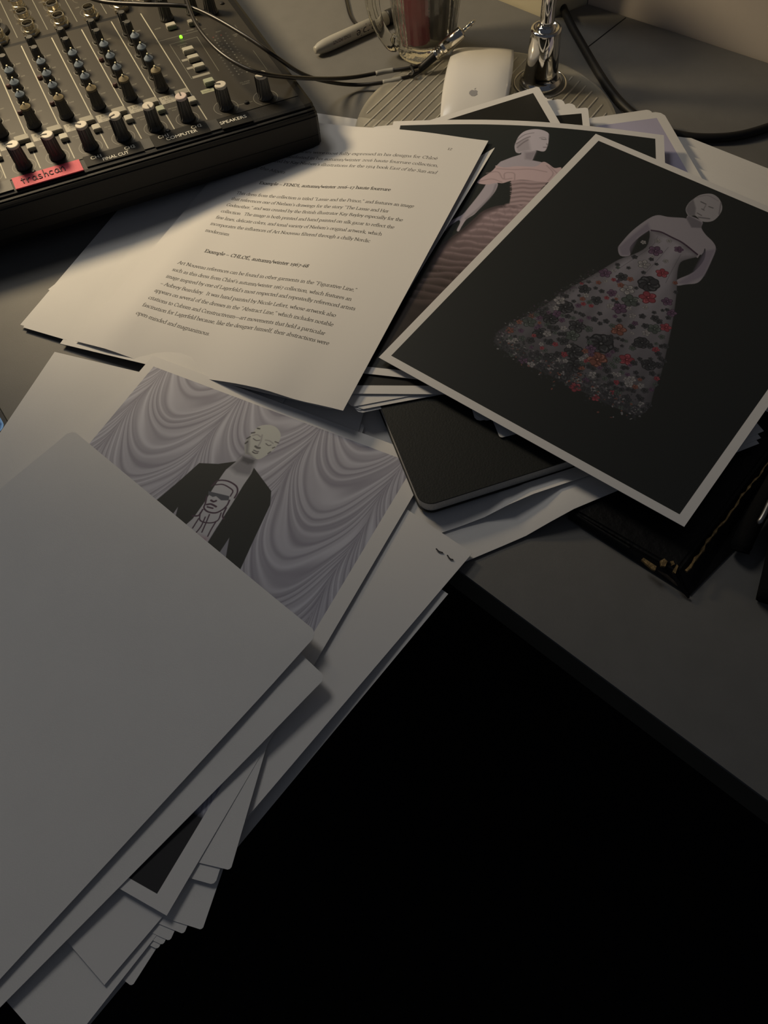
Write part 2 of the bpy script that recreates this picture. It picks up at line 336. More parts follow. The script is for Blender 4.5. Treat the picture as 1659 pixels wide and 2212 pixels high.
# ------------------------------------------------------------------ desk : corner desk with an inner corner hidden under the papers
FD = V(.6665, -.7455, 0); WD = V(-.731, -.682, 0)
F0 = P(1000, 1238); IC = F0 - FD*.075
F1 = IC + FD*1.35; W1e = IC + WD*.62
wr = WC + wd_*1.25
top = [IC, F1, wr, WC, PCN, PCN+pd_*.95, V(-1.05, .9, 0), V(-.95, .05, 0), W1e]
desk = thing('corner_desk', 'grey laminate corner desk with dark edge under all the papers', 'desk', (F0.x, F0.y, -.028))
top2 = [(p.x, p.y) for p in top]; off = wn_*-.0015
def clampwall(l):
    l = list(l); l[2] = (wr.x+off.x, wr.y+off.y); l[3] = (WC.x-.001, WC.y-.003); l[4] = (PCN.x-.0015, PCN.y-.002); q = PCN+pd_*.95; l[5] = (q.x-.0015, q.y-.002); return l
top2 = clampwall(top2)
bm = BM(); prism(bm, top2, -.0022, 0); obj('desktop', bm, M_desk, desk)
bm = BM(); ins = [V(x, y, 0) for x, y in top2]; cpt = V(-.2, .5, 0)
prism(bm, [((p.x-cpt.x)*.9995+cpt.x, (p.y-cpt.y)*.9995+cpt.y) for p in ins], -.0285, -.0022); obj('edge_band', bm, M_edge, desk)
bm = BM(); a, b = P(1352, 38), P(1262, 108); d = (b-a).normalized(); n = V(-d.y, d.x, 0)*.0006; a = a - d*.0; 
prism(bm, [(p.x, p.y) for p in (a-n, a+n, b+n, b-n)][::-1], .0, .00015)
bm.normal_update(); obj('joint', bm, M_rubber, desk)
for nm, (x, y) in (('leg', (.62, -.38)), ('leg', (-.80, .12)), ('leg', (.10, .60)), ('leg', (-.55, .75))):
    bm = BM(); box(bm, x-.025, x+.025, y-.025, y+.025, FLOORZ, -.0285); obj(nm, bm, M_edge, desk)
# ------------------------------------------------------------------ sheets of paper
LW, LH = .2159, .2794
SHEETS = {}
class Sheet:
    def __init__(s, ref=None, px=None, zc=(0, 0, 0, 0), yaw=0, w=LW, h=LH, quad=None, zf=None, rc=0.):
        if not isinstance(zc, (tuple, list)): zc = (zc,)*4
        s.zf = zf or (lambda u, v: 0.)
        if quad:
            q = [None if c is None else P(*c) for c in quad]; i = [k for k in range(4) if q[k] is None]
            if i: i = i[0]; q[i] = q[(i+1) % 4]+q[(i-1) % 4]-q[(i+2) % 4]
            s.c = q
        else:
            e = V(cos(radians(yaw)), sin(radians(yaw)), 0)*w; n = V(-sin(radians(yaw)), cos(radians(yaw)), 0)*h
            k = {'BL': 0, 'BR': 1, 'TR': 2, 'TL': 3}[ref]; o = P(px[0], px[1], zc[k]); o.z = 0
            bl = [o, o-e, o-e-n, o-n][k]; s.c = [bl, bl+e, bl+e+n, bl+n]
            for c, z in zip(s.c, zc): c.z = z
    def pt(s, u, v):
        a, b, c, d = s.c; p = a*(1-u)*(1-v)+b*u*(1-v)+c*u*v+d*(1-u)*v; return V(p.x, p.y, p.z+s.zf(u, v))
    def uv(s, px, py):
        u = v = .5
        z = s.pt(.5, .5).z
        for it in range(12):
            w = P(px, py, z); 
            o = s.pt(u, v); h = 1e-3; du = (s.pt(u+h, v)-o)/h; dv = (s.pt(u, v+h)-o)/h; r = w-o
            det = du.x*dv.y-du.y*dv.x; u += (r.x*dv.y-r.y*dv.x)/det; v += (du.x*r.y-du.y*r.x)/det
            z = s.pt(min(1.2, max(-.2, u)), min(1.2, max(-.2, v))).z
        return (u, v)
    def build(s, name, label, cat, m, group=None, nx=14, ny=18, th=.00022, rc=0.):
        bm = BM(); lay = bm.loops.layers.uv.new('UVMap'); W = (s.c[1]-s.c[0]).length; H = (s.c[3]-s.c[0]).length
        us = [i/nx for i in range(nx+1)]; vs = [j/ny for j in range(ny+1)]
        def pin(u, v):      # pull the corner vertex in for a slightly rounded corner
            if rc and (u in (0, 1)) and (v in (0, 1)): u = u + (rc/W*.35)*(1 if u == 0 else -1); v = v + (rc/H*.35)*(1 if v == 0 else -1)
            return u, v
        if rc:
            us = sorted(set(us+[rc/W, 1-rc/W])); vs = sorted(set(vs+[rc/H, 1-rc/H]))
        nx, ny = len(us)-1, len(vs)-1; T = []; B = []; UV = {}
        for v in vs:
            rt, rb = [], []
            for u in us:
                uu, vv = pin(u, v); p = s.pt(uu, vv); a = bm.verts.new(p); b = bm.verts.new(p-V(0, 0, th)); UV[a] = UV[b] = (uu, vv); rt.append(a); rb.append(b)
            T.append(rt); B.append(rb)
        fs = []
        for j in range(ny):
            for i in range(nx):
                fs.append(bm.faces.new((T[j][i], T[j][i+1], T[j+1][i+1], T[j+1][i]))); f2 = bm.faces.new((B[j][i], B[j+1][i], B[j+1][i+1], B[j][i+1])); f2.material_index = 1
        rim = [(0, i) for i in range(nx)] + [(j, nx) for j in range(ny)] + [(ny, i) for i in range(nx, 0, -1)] + [(j, 0) for j in range(ny, 0, -1)]
        for k in range(len(rim)):
            j0, i0 = rim[k]; j1, i1 = rim[(k+1) % len(rim)]; f = bm.faces.new((T[j0][i0], B[j0][i0], B[j1][i1], T[j1][i1])); f.material_index = 1
        for f in bm.faces:
            for l in f.loops: l[lay].uv = UV[l.vert]
        o = obj(name, bm, [m, M_paper], origin=(s.c[0].x, s.c[0].y, min(c.z for c in s.c)))
        me = o.data; sm = [abs(p.normal.z) > .5 for p in me.polygons]; me.polygons.foreach_set('use_smooth', sm)
        cnt = {}
        for p in me.polygons:
            for k in p.edge_keys: cnt.setdefault(k, []).append(sm[p.index])
        for e in me.edges: e.use_edge_sharp = len(set(cnt[e.key])) > 1
        if label: tag(o, label, cat, group)
        return o
def sst(a, b, x): t = min(1, max(0, (x-a)/(b-a))); return t*t*(3-2*t)
# ------------------------------------------------------------------ what the painted sheets share
def alb(rgb, ref): a, b = S2L(rgb), S2L(ref); return tuple(min(.95, .78*x/y) for x, y in zip(a, b))
def crop(ox, oy, s): return lambda x, y: (ox+x/s, oy+y/s)
# --- left and front heaps -------------------------------------------------
# lowest : wide white stack under the notebook, rising onto the leather case at its right
def w1rise(u, v): return .0098*sst(.55, .72, u)*(1-sst(.04, .13, v))
plain = []
def ps(sh, name, label, m=None, group=None, **k):
    return sh.build(name, label, 'paper', m or M_paper, group, **k)
s = Sheet('BL', (700, 1330), .0016, 16.6, w=.2159); 
BLw = P(1020, 1207, .0016); e_ = V(cos(radians(16.6)), sin(radians(16.6)), 0)
def rigid(world_bl, yaw, z, w=LW, h=LH, zf=None):
    s = Sheet.__new__(Sheet); e = V(cos(radians(yaw)), sin(radians(yaw)), 0)*w; n = V(-sin(radians(yaw)), cos(radians(yaw)), 0)*h
    b = Vector(world_bl); z = z if isinstance(z, (tuple, list)) else (z,)*4; s.c = [b, b+e, b+e+n, b+n]; s.zf = zf or (lambda u, v: 0.)
    for c, q in zip(s.c, z): c.z = q
    return s
ps(rigid(BLw-e_*.088, 16.6, .0016, zf=w1rise), 'paper_sheet', 'lowest white sheet under the black notebook, along the bare desk')
b2 = P(950, 1152, .0030)-V(cos(radians(12.5)), sin(radians(12.5)), 0)*.11
ps(rigid(b2, 12.5, .0030, zf=lambda u, v: .0098*sst(.60, .78, u)*(1-sst(.01, .07, v))), 'paper_sheet', 'white sheet directly under the black notebook, set back from the one below')
ps(Sheet('TR', (968, 1283), .0036, -46), 'paper_sheet', 'white sheet poking out below the stapled sheet at the void')
# fan tips under the stapled sheet
tips = [((285, 2131), -37, .0096, 'bluish sheet tip, nearest the bottom of the picture in the front fan'),
        ((341, 2051), -29, .0100, 'fourth sheet tip to the left of the widest tip in the front fan'),
        ((352, 2042), -28, .0104, 'third sheet tip to the left of the widest tip in the front fan'),
        ((367, 2033), -27, .0108, 'second sheet tip to the left of the widest tip in the front fan'),
        ((397, 2018), -25.5, .0112, 'warm white sheet tip just left of the widest tip in the front fan'),
        ((437, 2009), -21.5, .0116, 'widest sheet tip of the front fan, under the corner with the rounded tip')]
for (px, py), yaw, z, lab in tips:
    ps(Sheet('BR', (px, py), (z, z, z-.006, z-.006), yaw, h=.20), 'paper_sheet', lab, rc=.0012)
# pale strip below the stapled document
jb = P(20, 2170, .0122)
ps(rigid(jb-V(cos(radians(-43.5)), sin(radians(-43.5)), 0)*.182, -43.5, (.0122, .0122, .0042, .0042)), 'paper_sheet', 'yellowish sheet under the stapled document at the bottom left')
# stapled document
ES = Sheet('TR', (1020, 1195), (.0130, .0130, .0050, .0046), -46)
cv = Canvas(500, 650, PAPER)
for k in range(26):
    v = .16+.026*k; L = rng.uniform(.50, .68)
    cv.line([(.17, v), (.17+L, v)], 4, (.70, .70, .69), soft=6, alpha=.55)
    for q in range(14): x = .17+L*rng.random(); cv.ell((x, v+rng.normal()*.002), 6, 4, (.66, .66, .655), soft=7, alpha=.35)
doc = ps(ES, 'stapled_document', 'white stapled document, two staple legs showing at its corner', print_mat('show_through_print', cv.image('show_through')))
doc['category'] = 'document'
for k, (a, m_, b) in enumerate((((942, 1185), (948, 1191), (957, 1194)), ((966, 1199), (972, 1207), (979, 1209)))):
    bm = BM(); tube(bm, catmull([P(*a, .0066), P(*m_, .0063), P(*b, .0059)], 4), .00042, 6); obj('staple', bm, M_staple, doc)
def edge_sheet(br, tr, zb, zt, w=LW):
    A_ = P(*br, zb); B_ = P(*tr, zt); n = B_-A_; n.z = 0; h = n.length; n.normalize(); e = V(n.y, -n.x, 0)
    return rigid(A_-e*w, degrees(atan2(e.y, e.x)), (zb, zb, zt, zt), w, h)
ps(edge_sheet((464, 1912), (788, 917), .0136, .0052), 'paper_sheet', 'white sheet with rounded tip between the fan and the sheet above it', rc=.002)
ps(edge_sheet((498, 1880), (790, 876), .0142, .0057), 'paper_sheet', 'white sheet curving out over the stapled document by the dark void', rc=.0015)
ps(Sheet('TL', (118, 760), (.0098, .0075, .0062, .0098), -24.5), 'paper_sheet', 'white sheet whose bare corner lies on the desk left of the curtain photo')
# --- curtain photo ---------------------------------------------------------
CS = Sheet(quad=[None, (360, 1978, .0158), (938, 993, .0052), (330, 768, .0126)])
CS.c[0].z = .0150
REFC = (132, 124, 116)
cv = Canvas(1000, 1294, PAPER); W_, H_ = cv.w, cv.h
bl_u, bl_v = .052, .042
gx, gy = np.meshgrid((np.arange(W_)+.5)/W_, (np.arange(H_)+.5)/H_)
cols = [CS.uv(355, 795)[0], CS.uv(530, 868)[0], CS.uv(693, 932)[0], CS.uv(872, 994)[0]]
step = (cols[3]-cols[0])/3
s_ = (gx-cols[0]+.004*np.sin(gy*31))/step + 1; k_ = np.floor(s_); f_ = s_-k_
sag = np.power(np.clip(1-np.abs(2*f_-1)**1.75, 0, 1), .62)*.185
t_ = (1-gy)-sag + .013*np.sin(k_*2.1+gy*9) 
ph = t_/.034 + .35*np.sin(t_*37+k_)+.25*np.sin(f_*5+t_*60)
wv = .5+.5*np.sin(2*pi*ph); wv2 = .5+.5*np.sin(2*pi*(ph*2.3+.3*k_)); sh_ = .62*wv+.38*wv2*(.4+.6*np.abs(2*f_-1))
edge = np.exp(-(np.minimum(f_, 1-f_)/.035)**2)*.35
sh_ = np.clip(sh_-edge + .18*np.sin(2*pi*t_/.13)*.5, 0, 1)[..., None]
lo = np.array(alb((86, 80, 83), REFC)); hi = np.array(alb((118, 112, 112), REFC))
pic = lo*(1-sh_)+hi*sh_
inn = (gx > .030) & (gx < 1-.045) & (gy > .020) & (gy < 1-.028)
fl_v = CS.uv(441, 1762)[1]; t_ = np.clip((fl_v-gy)/.012+.5, 0, 1)[..., None]; pic = pic*(1-t_)+np.array((.030, .030, .033))*t_
cv.a[inn] = pic[inn].astype(np.float32)
def U(sh, cr): return lambda pts: [sh.uv(*cr(x, y)) for x, y in pts]
c7 = U(CS, crop(160, 740, 2.183)); c8 = U(CS, crop(380, 900, 5.53))
skin = alb((112, 106, 104), REFC); skd = alb((62, 58, 60), REFC)
cv.poly(c8([(800, 455), (960, 515), (930, 600), (915, 650), (830, 870), (700, 1060), (500, 1300), (350, 1530), (90, 1310), (200, 1180), (310, 1000), (400, 870), (500, 740), (600, 640), (720, 530)]), skin, 2)
cv.poly(c8([(800, 455), (960, 515), (925, 620), (900, 700), (840, 705), (720, 680), (640, 610), (730, 530)]), skd, 16, .75)
cv.poly(c8([(800, 470), (950, 515), (930, 560), (860, 570), (780, 530)]), alb((38, 36, 38), REFC), 10, .8)
head = [(985, 120), (1050, 100), (1130, 100), (1200, 130), (1245, 190), (1250, 250), (1220, 320), (1180, 380), (1110, 440), (1020, 500), (950, 505), (880, 460), (830, 450), (820, 380), (830, 300), (870, 240), (920, 190), (950, 150)]
cv.poly(c8(cs(head)), alb((116, 111, 103), REFC), 2)
cv.poly(c8([(830, 300), (880, 250), (880, 330), (870, 420), (950, 500), (880, 465), (825, 445)]), skd, 8, .7)
for pts, wd, cl, al in (([(925, 262), (960, 285), (1000, 282)], 3, (40, 36, 38), .9), ([(1075, 322), (1105, 345), (1135, 340)], 3, (44, 40, 42), .9), ([(950, 355), (975, 372), (1000, 375)], 7, (22, 18, 20), .8),
        ([(930, 400), (960, 415), (985, 418)], 4, (58, 52, 54), .9), ([(915, 420), (945, 438), (975, 436)], 4, (34, 30, 32), .9), ([(1030, 220), (1015, 290), (985, 350)], 5, (88, 82, 80), .7),
        ([(920, 225), (970, 215), (1010, 240)], 4, (84, 78, 76), .7), ([(1070, 280), (1120, 290), (1160, 320)], 4, (84, 78, 76), .7), ([(975, 140), (1000, 145)], 5, (30, 26, 28), .9), ([(905, 195), (940, 190)], 5, (30, 26, 28), .9),
        ([(850, 262), (885, 240)], 5, (34, 30, 32), .9), ([(830, 320), (855, 300)], 5, (34, 30, 32), .9), ([(1185, 300), (1225, 315)], 4, (48, 42, 44), .9), ([(1155, 375), (1180, 365)], 4, (44, 38, 40), .9), ([(1100, 440), (1130, 420)], 4, (52, 46, 48), .9)):
    cv.line(c8(pts), wd, alb(cl, REFC), 2.5, al)
blk = alb((20, 20, 18), REFC)
cv.poly(c7([(765, 560), (715, 600), (660, 680), (610, 760), (560, 830), (515, 870), (440, 980), (300, 900), (378, 752), (440, 700), (510, 640), (590, 568), (680, 572)]), blk, 1.5)
cv.poly(c7([(452, 828), (490, 775), (470, 850)]), alb((96, 90, 92), REFC), 1.5)
cv.poly(c7([(848, 590), (872, 622), (930, 700), (925, 765), (850, 925), (775, 1090), (690, 1060), (580, 1000), (625, 950), (700, 830), (745, 760), (800, 670), (835, 620)]), blk, 1.5)
cv.poly(c7([(732, 920), (715, 1015), (676, 1005)]), alb((84, 80, 82), REFC), 1.5)
# plain line-drawn face on the shirt (generic stand-in)
ln = alb((40, 26, 34), REFC)
cv.poly(c8([(390, 890), (640, 950), (630, 1000), (540, 1000), (480, 950), (440, 960), (385, 930)]), alb((48, 47, 50), REFC), 1.5)
for pts, wd in (([(430, 830), (500, 765), (620, 770), (720, 830), (735, 900), (700, 970)], 5), ([(470, 815), (560, 810), (640, 850), (680, 890), (650, 950)], 4), ([(370, 950), (350, 1040), (335, 1090), (380, 1135), (470, 1150), (550, 1115), (610, 1060), (640, 1000)], 5),
        ([(420, 1000), (450, 1015), (480, 1005)], 6), ([(370, 1050), (420, 1045), (480, 1075)], 6), ([(375, 1078), (440, 1095)], 5), ([(320, 1110), (270, 1180), (200, 1185)], 5), ([(290, 1150), (290, 1240), (400, 1270), (500, 1240), (540, 1150)], 4),
        ([(270, 1220), (200, 1330)], 4), ([(400, 1170), (350, 1290), (310, 1380)], 4), ([(350, 1200), (300, 1310), (230, 1400)], 4), ([(480, 1250), (420, 1350), (380, 1430)], 4), ([(600, 1090), (560, 1180), (570, 1220)], 5)):
    cv.line(c8([tuple(p) for p in pts]), wd, ln, 1.6)
cv.poly(c8([(230, 1400), (380, 1450), (350, 1530), (270, 1470)]), alb((92, 62, 70), REFC), 14, .7)
CS.build('photo_print', 'photo print of a mannequin in a black jacket before swagged lavender curtains', 'print', print_mat('curtain_photo', cv.image('curtain_photo'), .6))
# --- the big blank sheets in front -----------------------------------------
D2S = Sheet('TR', (705, 1465), (.0178, .0168, .0165, .0172), -50.2, zf=lambda u, v: .0015*sst(.85, 1, u)*sst(.8, 1, v))
ps(D2S, 'paper_sheet', 'blank white sheet just below the topmost blank sheet in the foreground', rc=.003)
DS = Sheet('TR', (688, 1370), (.0205, .0192, .0200, .0220), -47.2, w=.2175, zf=lambda u, v: .0015*sst(.82, 1, u)*sst(.85, 1, v))
ps(DS, 'paper_sheet', 'large blank white sheet on top of the foreground heap', rc=.004, nx=20, ny=24)
# --- left pages under the mixer ---------------------------------------------
def lft(px, py, yaw, z, lab): return ps(Sheet('BL', (px, py), z, yaw), 'paper_sheet', lab)
lft(104, 625, -44.5, .0014, 'printed sheet with the uppermost left corner on the desk in front of the mixer')
lft(101, 641, -43.5, .0018, 'printed sheet reaching furthest left on the desk in front of the mixer')
lft(107, 650, -42.5, .0022, 'printed sheet under the left page, its corner between two others')
LP = Sheet('BL', (105, 657), .0026, -41)
cv = Canvas(1100, 1424, PAPER)
c9 = crop(90, 480, 3.53)
for tx, a, b in (('re', (642, 372), (678, 380)), ('at', (697, 320), (728, 328)), ('L', (750, 270), (778, 278)), ('A', (805, 222), (832, 228))):
    draw_text(cv, tx, LP.uv(*c9(*a)), LP.uv(*c9(*b)), 17, (.06, .06, .06))
ps(LP, 'paper_sheet', 'printed page with line beginnings at its right, on the desk left of the text page', print_mat('left_page_print', cv.image('left_page')))
ps(Sheet('BL', (160, 705), .0034, -25), 'paper_sheet', 'white sheet with its corner peeping just above the corner of the text page')
# --- print pile under the text page -----------------------------------------
def nbk(): pass
def diag(tr, bl, yaw, zt, zb, ztl):
    """sheet from two opposite visible corners and its turn"""
    A_ = P(*tr, zt); B_ = P(*bl, zb); e = V(cos(radians(yaw)), sin(radians(yaw)), 0); n = V(-e.y, e.x, 0); d = A_-B_
    s = rigid(B_, yaw, (zb, zb, zt, ztl), abs(d.dot(e)), abs(d.dot(n))); return s
ps(diag((1178, 206), (770, 894), 5.5, .0195, .0172, .008), 'photo_print', 'white print backing with the leftmost tip of the stepped row by the lamp column', rc=.004)
ps(diag((1192, 211), (765, 888), 5, .0205, .0178, .0086), 'photo_print', 'white print backing with the second tip from the left of the stepped row', rc=.004)
ps(diag((1214, 212), (772, 886), 4, .0215, .0184, .0094), 'photo_print', 'white print backing with the third tip from the left of the stepped row', rc=.004)
M_bk = border_mat('black_picture_print', (.0125, .0125, .0105), PAPER, .031, .024, .5)
M_br = border_mat('brown_picture_print', (.03, .017, .014), PAPER, .055, .040, .5)
diag((1238, 221), (754, 880), 4, .0225, .0190, .0102).build('photo_print', 'print with brown-black picture, tip rightmost of the stepped row by the lamp column', 'print', M_br, rc=.004)
Sheet('TR', (1163, 186), (.0194, .0194, .0300, .0112), 8.5, h=.252).build('photo_print', 'black print with white border overlapping the white mouse', 'print', M_bk, rc=.002)
diag((1270, 232), (739, 850), -10, .0255, .0202, .0130).build('photo_print', 'black print with white border lying between the mouse print and the pink dress print', 'print', M_bk, rc=.002)
for o in list(COL.objects):
    if o.get('category') == 'paper' and o.name.startswith('photo_print'): o['category'] = 'print'
P1 = Sheet(quad=[(728, 800, .0208), None, (1434, 292, .0255), (850, 262, .0215)], zf=lambda u, v: .006*sin(pi*u)*sst(.55, 1, v))
REFP = (160, 150, 124)
cv = Canvas(1050, 1360, PAPER)
cv.poly([(.031, .022), (.969, .022), (.969, .978), (.031, .978)], alb((25, 26, 20), REFP), 1)
ca = U(P1, crop(840, 180, 3.607)); cb = U(P1, crop(840, 330, 3.95))
pk = lambda t: tuple(np.array(alb((146, 122, 106), REFP))*t+np.array(alb((46, 35, 26), REFP))*(1-t))
sk = alb((128, 116, 104), REFP)
body = cb([(1030, 440), (1200, 440), (1400, 500), (1300, 900), (900, 1300), (500, 1700), (-100, 1700), (-60, 1440), (150, 1250), (300, 1040), (370, 900), (430, 800), (560, 700), (640, 640), (720, 570), (800, 500), (900, 460)])
vy = [p[1] for p in cb([(1000, 450), (400, 1000), (100, 1400)])]
def mody(X, Y, d):
    t = np.clip((Y-vy[1])/(vy[0]-vy[1]), 0, 1)[..., None]; t2 = np.clip((Y-vy[2])/(vy[1]-vy[2]), 0, 1)[..., None]
    tex = (.92+.08*np.sin(X*60+5*np.sin(Y*30)))[..., None]; e_ = np.clip(d/30, .25, 1)[..., None]
    return (np.array(alb((118, 97, 85), REFP))*t+np.array(alb((44, 34, 26), REFP))*(1-t))*(.5+.5*t2)*tex*e_
cv.poly(cs(body), (0, 0, 0), 5, 1, mody)
NT_ = 17
for k in range(NT_):          # tiers of gathered ruffles, light on the crest and dark below
    t = k/(NT_-1); lx, ly = 1010-830*t-60*sin(pi*t), 445+800*t**1.15; rx_, ry_ = 1230-330*t, 455+860*t**1.1
    tone = .95*(1-t)**1.15+.06; n2 = 9; a0 = rng.uniform(0, 6)
    P_ = [(lx+(rx_-lx)*q/n2, ly+(ry_-ly)*q/n2+(5+4*t)*sin(q*1.25+a0)+rng.normal()*2.5) for q in range(n2+1)]
    cv.line(cb([(x, y+16) for x, y in P_]), 16, pk(tone*.35), 16, .55)
    cv.line(cb(P_), 13, pk(tone), 12, .4); cv.line(cb([(x, y-4) for x, y in P_]), 4, pk(min(1, tone*1.25)), 6, .4)
    for q in range(1, n2, 2):
        x, y = P_[q]; cv.line(cb([(x, y-26), (x+6, y-6), (x+rng.normal()*5, y+12)]), 3.5, pk(tone*.4), 6, .5)
cv.poly(ca([(950, 750), (1240, 765), (1180, 830), (1135, 945), (940, 945), (950, 880), (960, 830)]), pk(.62), 3)
for k in range(11):
    y = 765+k*17; q_ = 1240-(y-765)*.55; cv.line(ca([(950, y+8), (1040, y-3), (1110, y+3), (q_, y-4)]), 5, pk(.25 if k % 2 else .82), 5, .75)
arm = ca([(770, 775), (845, 775), (835, 830), (790, 890), (700, 985), (660, 1025), (605, 1060), (570, 1110), (545, 1152), (530, 1142), (555, 1085), (540, 1068), (470, 1115), (440, 1150), (432, 1115), (500, 1062), (570, 1025), (620, 970), (700, 870), (740, 815)])
cv.poly(cs(arm), sk, 2.5)
cv.line(ca([(835, 790), (800, 870), (690, 985), (600, 1055)]), 7, alb((80, 72, 66), REFP), 8, .6)
cv.poly(ca([(1040, 500), (1150, 525), (1135, 560), (1118, 600), (1180, 612), (1235, 628), (1100, 680), (900, 665), (835, 645), (870, 610), (960, 575), (1030, 553)]), sk, 2.5)
cv.poly(ca([(1060, 540), (1150, 530), (1118, 600), (1060, 590)]), alb((90, 80, 72), REFP), 12, .6)
cv.poly(ca(cs([(835, 640), (900, 655), (1000, 645), (1140, 648), (1200, 612), (1240, 625), (1290, 660), (1345, 660), (1300, 760), (1225, 770), (1050, 752), (965, 757), (930, 765), (885, 778), (840, 775), (765, 788), (690, 775), (720, 740), (795, 690), (830, 655)])), pk(.97), 2.5)
for pts in ([(700, 765), (800, 745), (880, 770)], [(760, 700), (850, 690), (890, 745), (960, 740)], [(840, 665), (980, 672), (1100, 668), (1230, 690)], [(900, 740), (905, 700), (975, 700), (980, 750)], [(1230, 640), (1280, 700), (1240, 760)], [(1260, 650), (1310, 700)]):
    cv.line(ca(pts), 3.5, pk(.45), 5, .8)
HDP = [(985, 470), (1010, 415), (1050, 378), (1100, 360), (1160, 357), (1215, 370), (1247, 395), (1245, 440), (1241, 470), (1230, 505), (1215, 527), (1190, 530), (1150, 522), (1100, 530), (1050, 528), (1020, 545), (990, 535), (980, 500)]
cv.poly(ca(cs(HDP)), alb((140, 128, 114), REFP), 2)
cv.poly(ca([(1085, 420), (1105, 520), (1040, 530), (1000, 540), (985, 470)]), alb((96, 86, 76), REFP), 14, .5)
for pts, wd, cl in (([(1190, 433), (1210, 437), (1225, 436)], 4, (52, 46, 42)), ([(1175, 425), (1200, 420), (1222, 426)], 3, (88, 78, 70)), ([(1205, 498), (1228, 498)], 4, (72, 60, 54)), ([(1230, 470), (1238, 482)], 4, (80, 70, 62)), ([(1000, 440), (1060, 400), (1130, 385)], 4, (92, 82, 74)), ([(995, 470), (1060, 430), (1100, 415)], 5, (86, 76, 68)), ([(1000, 500), (1050, 460), (1085, 440)], 5, (84, 74, 66)), ([(1248, 400), (1246, 440)], 3, (60, 54, 50))):
    cv.line(ca(pts), wd, alb(cl, REFP), 4, .85)
P1.build('photo_print', 'photo print of a mannequin in a pink ruffled dress on black', 'print', print_mat('pink_dress_photo', cv.image('pink_dress'), .5), nx=20)
# --- text pages ---------------------------------------------------------------
def azf(u, v): return -.0065*math.exp(-((u-.42)/.22)**2)*(1-v)**7 - .0022*math.exp(-((u-.84)/.08)**2)*(1-v)**6 + .0026*math.exp(-((u-.13)/.06)**2)*(1-v)*(.4+.6*sst(0, .12, v)) + .0018*sst(.4, .65, u)*(1-sst(.7, 1, u))
# short sheets whose tips show below the text page
ps(Sheet('BR', (597, 874), (.0030, .0060, .0050, .0030), -30), 'paper_sheet', 'sheet with the leftmost small tip under the lower edge of the text page')
ps(Sheet('BR', (611, 871), (.0032, .0066, .0054, .0032), -29), 'paper_sheet', 'sheet with the broader folded tip under the lower edge of the text page')
ps(Sheet('BR', (716, 883), (.0036, .0150, .0170, .0040), -27.5), 'paper_sheet', 'sheet with a thin tip next to the lower right corner of the text page')
A2 = Sheet(zf=lambda u, v: -.0078*math.exp(-((u-.42)/.24)**2)*(1-v)**4, quad=[(190, 738, .0034), (762, 826, .0205), (1075, 309, .0278), None]); A2.c[3].z = .006
ps(A2, 'paper_sheet', 'page directly under the text page, showing as a strip along its right side')
AS = Sheet(quad=[(162, 736, .0060), (741, 887, .0235), (1055, 304, .0300), None], zf=azf)
AS.c[3].z = .0075; AS.c[3] += (AS.c[2]-AS.c[3]).normalized()*.012
cv = Canvas(1700, 2200, PAPER)
r1 = crop(430, 240, 2.552); r5 = crop(260, 500, 3.072)
TX = [(r1, (1368, 212), (1392, 216), '12', 0, None), (r1, (300, 212), (1312, 268), 'His figurative tendencies were most fully expressed in his designs for Chlo\u00e9', 0, None),
 (r1, (262, 240), (1318, 308), 'work, the latter manifested in his autumn/winter 2016 haute fourrure collection,', 0, None),
 (r1, (232, 266), (1306, 346), 'which was inspired by Kay Nielsen\u2019s illustrations for the 1914 book East of the Sun and', 0, 70),
 (r1, (215, 300), (476, 346), 'West of the Moon.', 0, 0),
 (r1, (330, 402), (1053, 440), 'Example \u2013 FENDI, autumn/winter 2016\u201317 haute fourrure', 1, None),
 (r1, (203, 456), (1182, 532), 'This dress from the collection is titled \u201cLassie and the Prince,\u201d and features an image', 0, None),
 (r1, (175, 488), (1043, 560), 'that references one of Nielsen\u2019s drawings for the story \u201cThe Lassie and Her', 0, None),
 (r1, (148, 522), (1120, 608), 'Godmother,\u201d and was created by the British illustrator Kay Bayley especially for the', 0, None),
 (r1, (118, 556), (1073, 648), 'collection.  The image is both printed and hand painted on silk gazar to reflect the', 0, None),
 (r1, (90, 590), (1005, 686), 'fine lines, delicate colors, and tonal variety of Nielsen\u2019s original artwork, which', 0, None),
 (r1, (60, 625), (940, 724), 'incorporates the influences of Art Nouveau filtered through a chilly Nordic', 0, None),
 (r1, (32, 662), (168, 688), 'modernism.', 0, None),
 (r5, (556, 136), (1245, 240), 'Example \u2013 CHLO\u00c9, autumn/winter 1967-68', 1, None),
 (r5, (378, 212), (1565, 400), 'Art Nouveau references can be found in other garments in the \u201cFigurative Line,\u201d', 0, None),
 (r5, (340, 258), (1530, 460), 'such as this dress from Chlo\u00e9\u2019s autumn/winter 1967 collection, which features an', 0, None),
 (r5, (300, 303), (1555, 524), 'image inspired by one of Lagerfeld\u2019s most respected and repeatedly referenced artists', 0, None),
 (r5, (262, 350), (1426, 568), '\u2013 Aubrey Beardsley.  It was hand painted by Nicole Lefort, whose artwork also', 0, None),
 (r5, (222, 396), (1408, 630), 'appears on several of the dresses in the \u201cAbstract Line,\u201d which includes notable', 0, None),
 (r5, (182, 444), (1355, 688), 'citations to Cubism and Constructivism\u2014art movements that held a particular', 0, None),
 (r5, (142, 492), (1380, 754), 'fascination for Lagerfeld because, like the designer himself, their abstractions were', 0, None),
 (r5, (100, 545), (590, 692), 'open-minded and magnanimous.', 0, None)]
for cr, a, b, t, bo, it in TX:
    draw_text(cv, t, AS.uv(*cr(*a)), AS.uv(*cr(*b)), 16.5, (.035, .033, .033), bo, it)
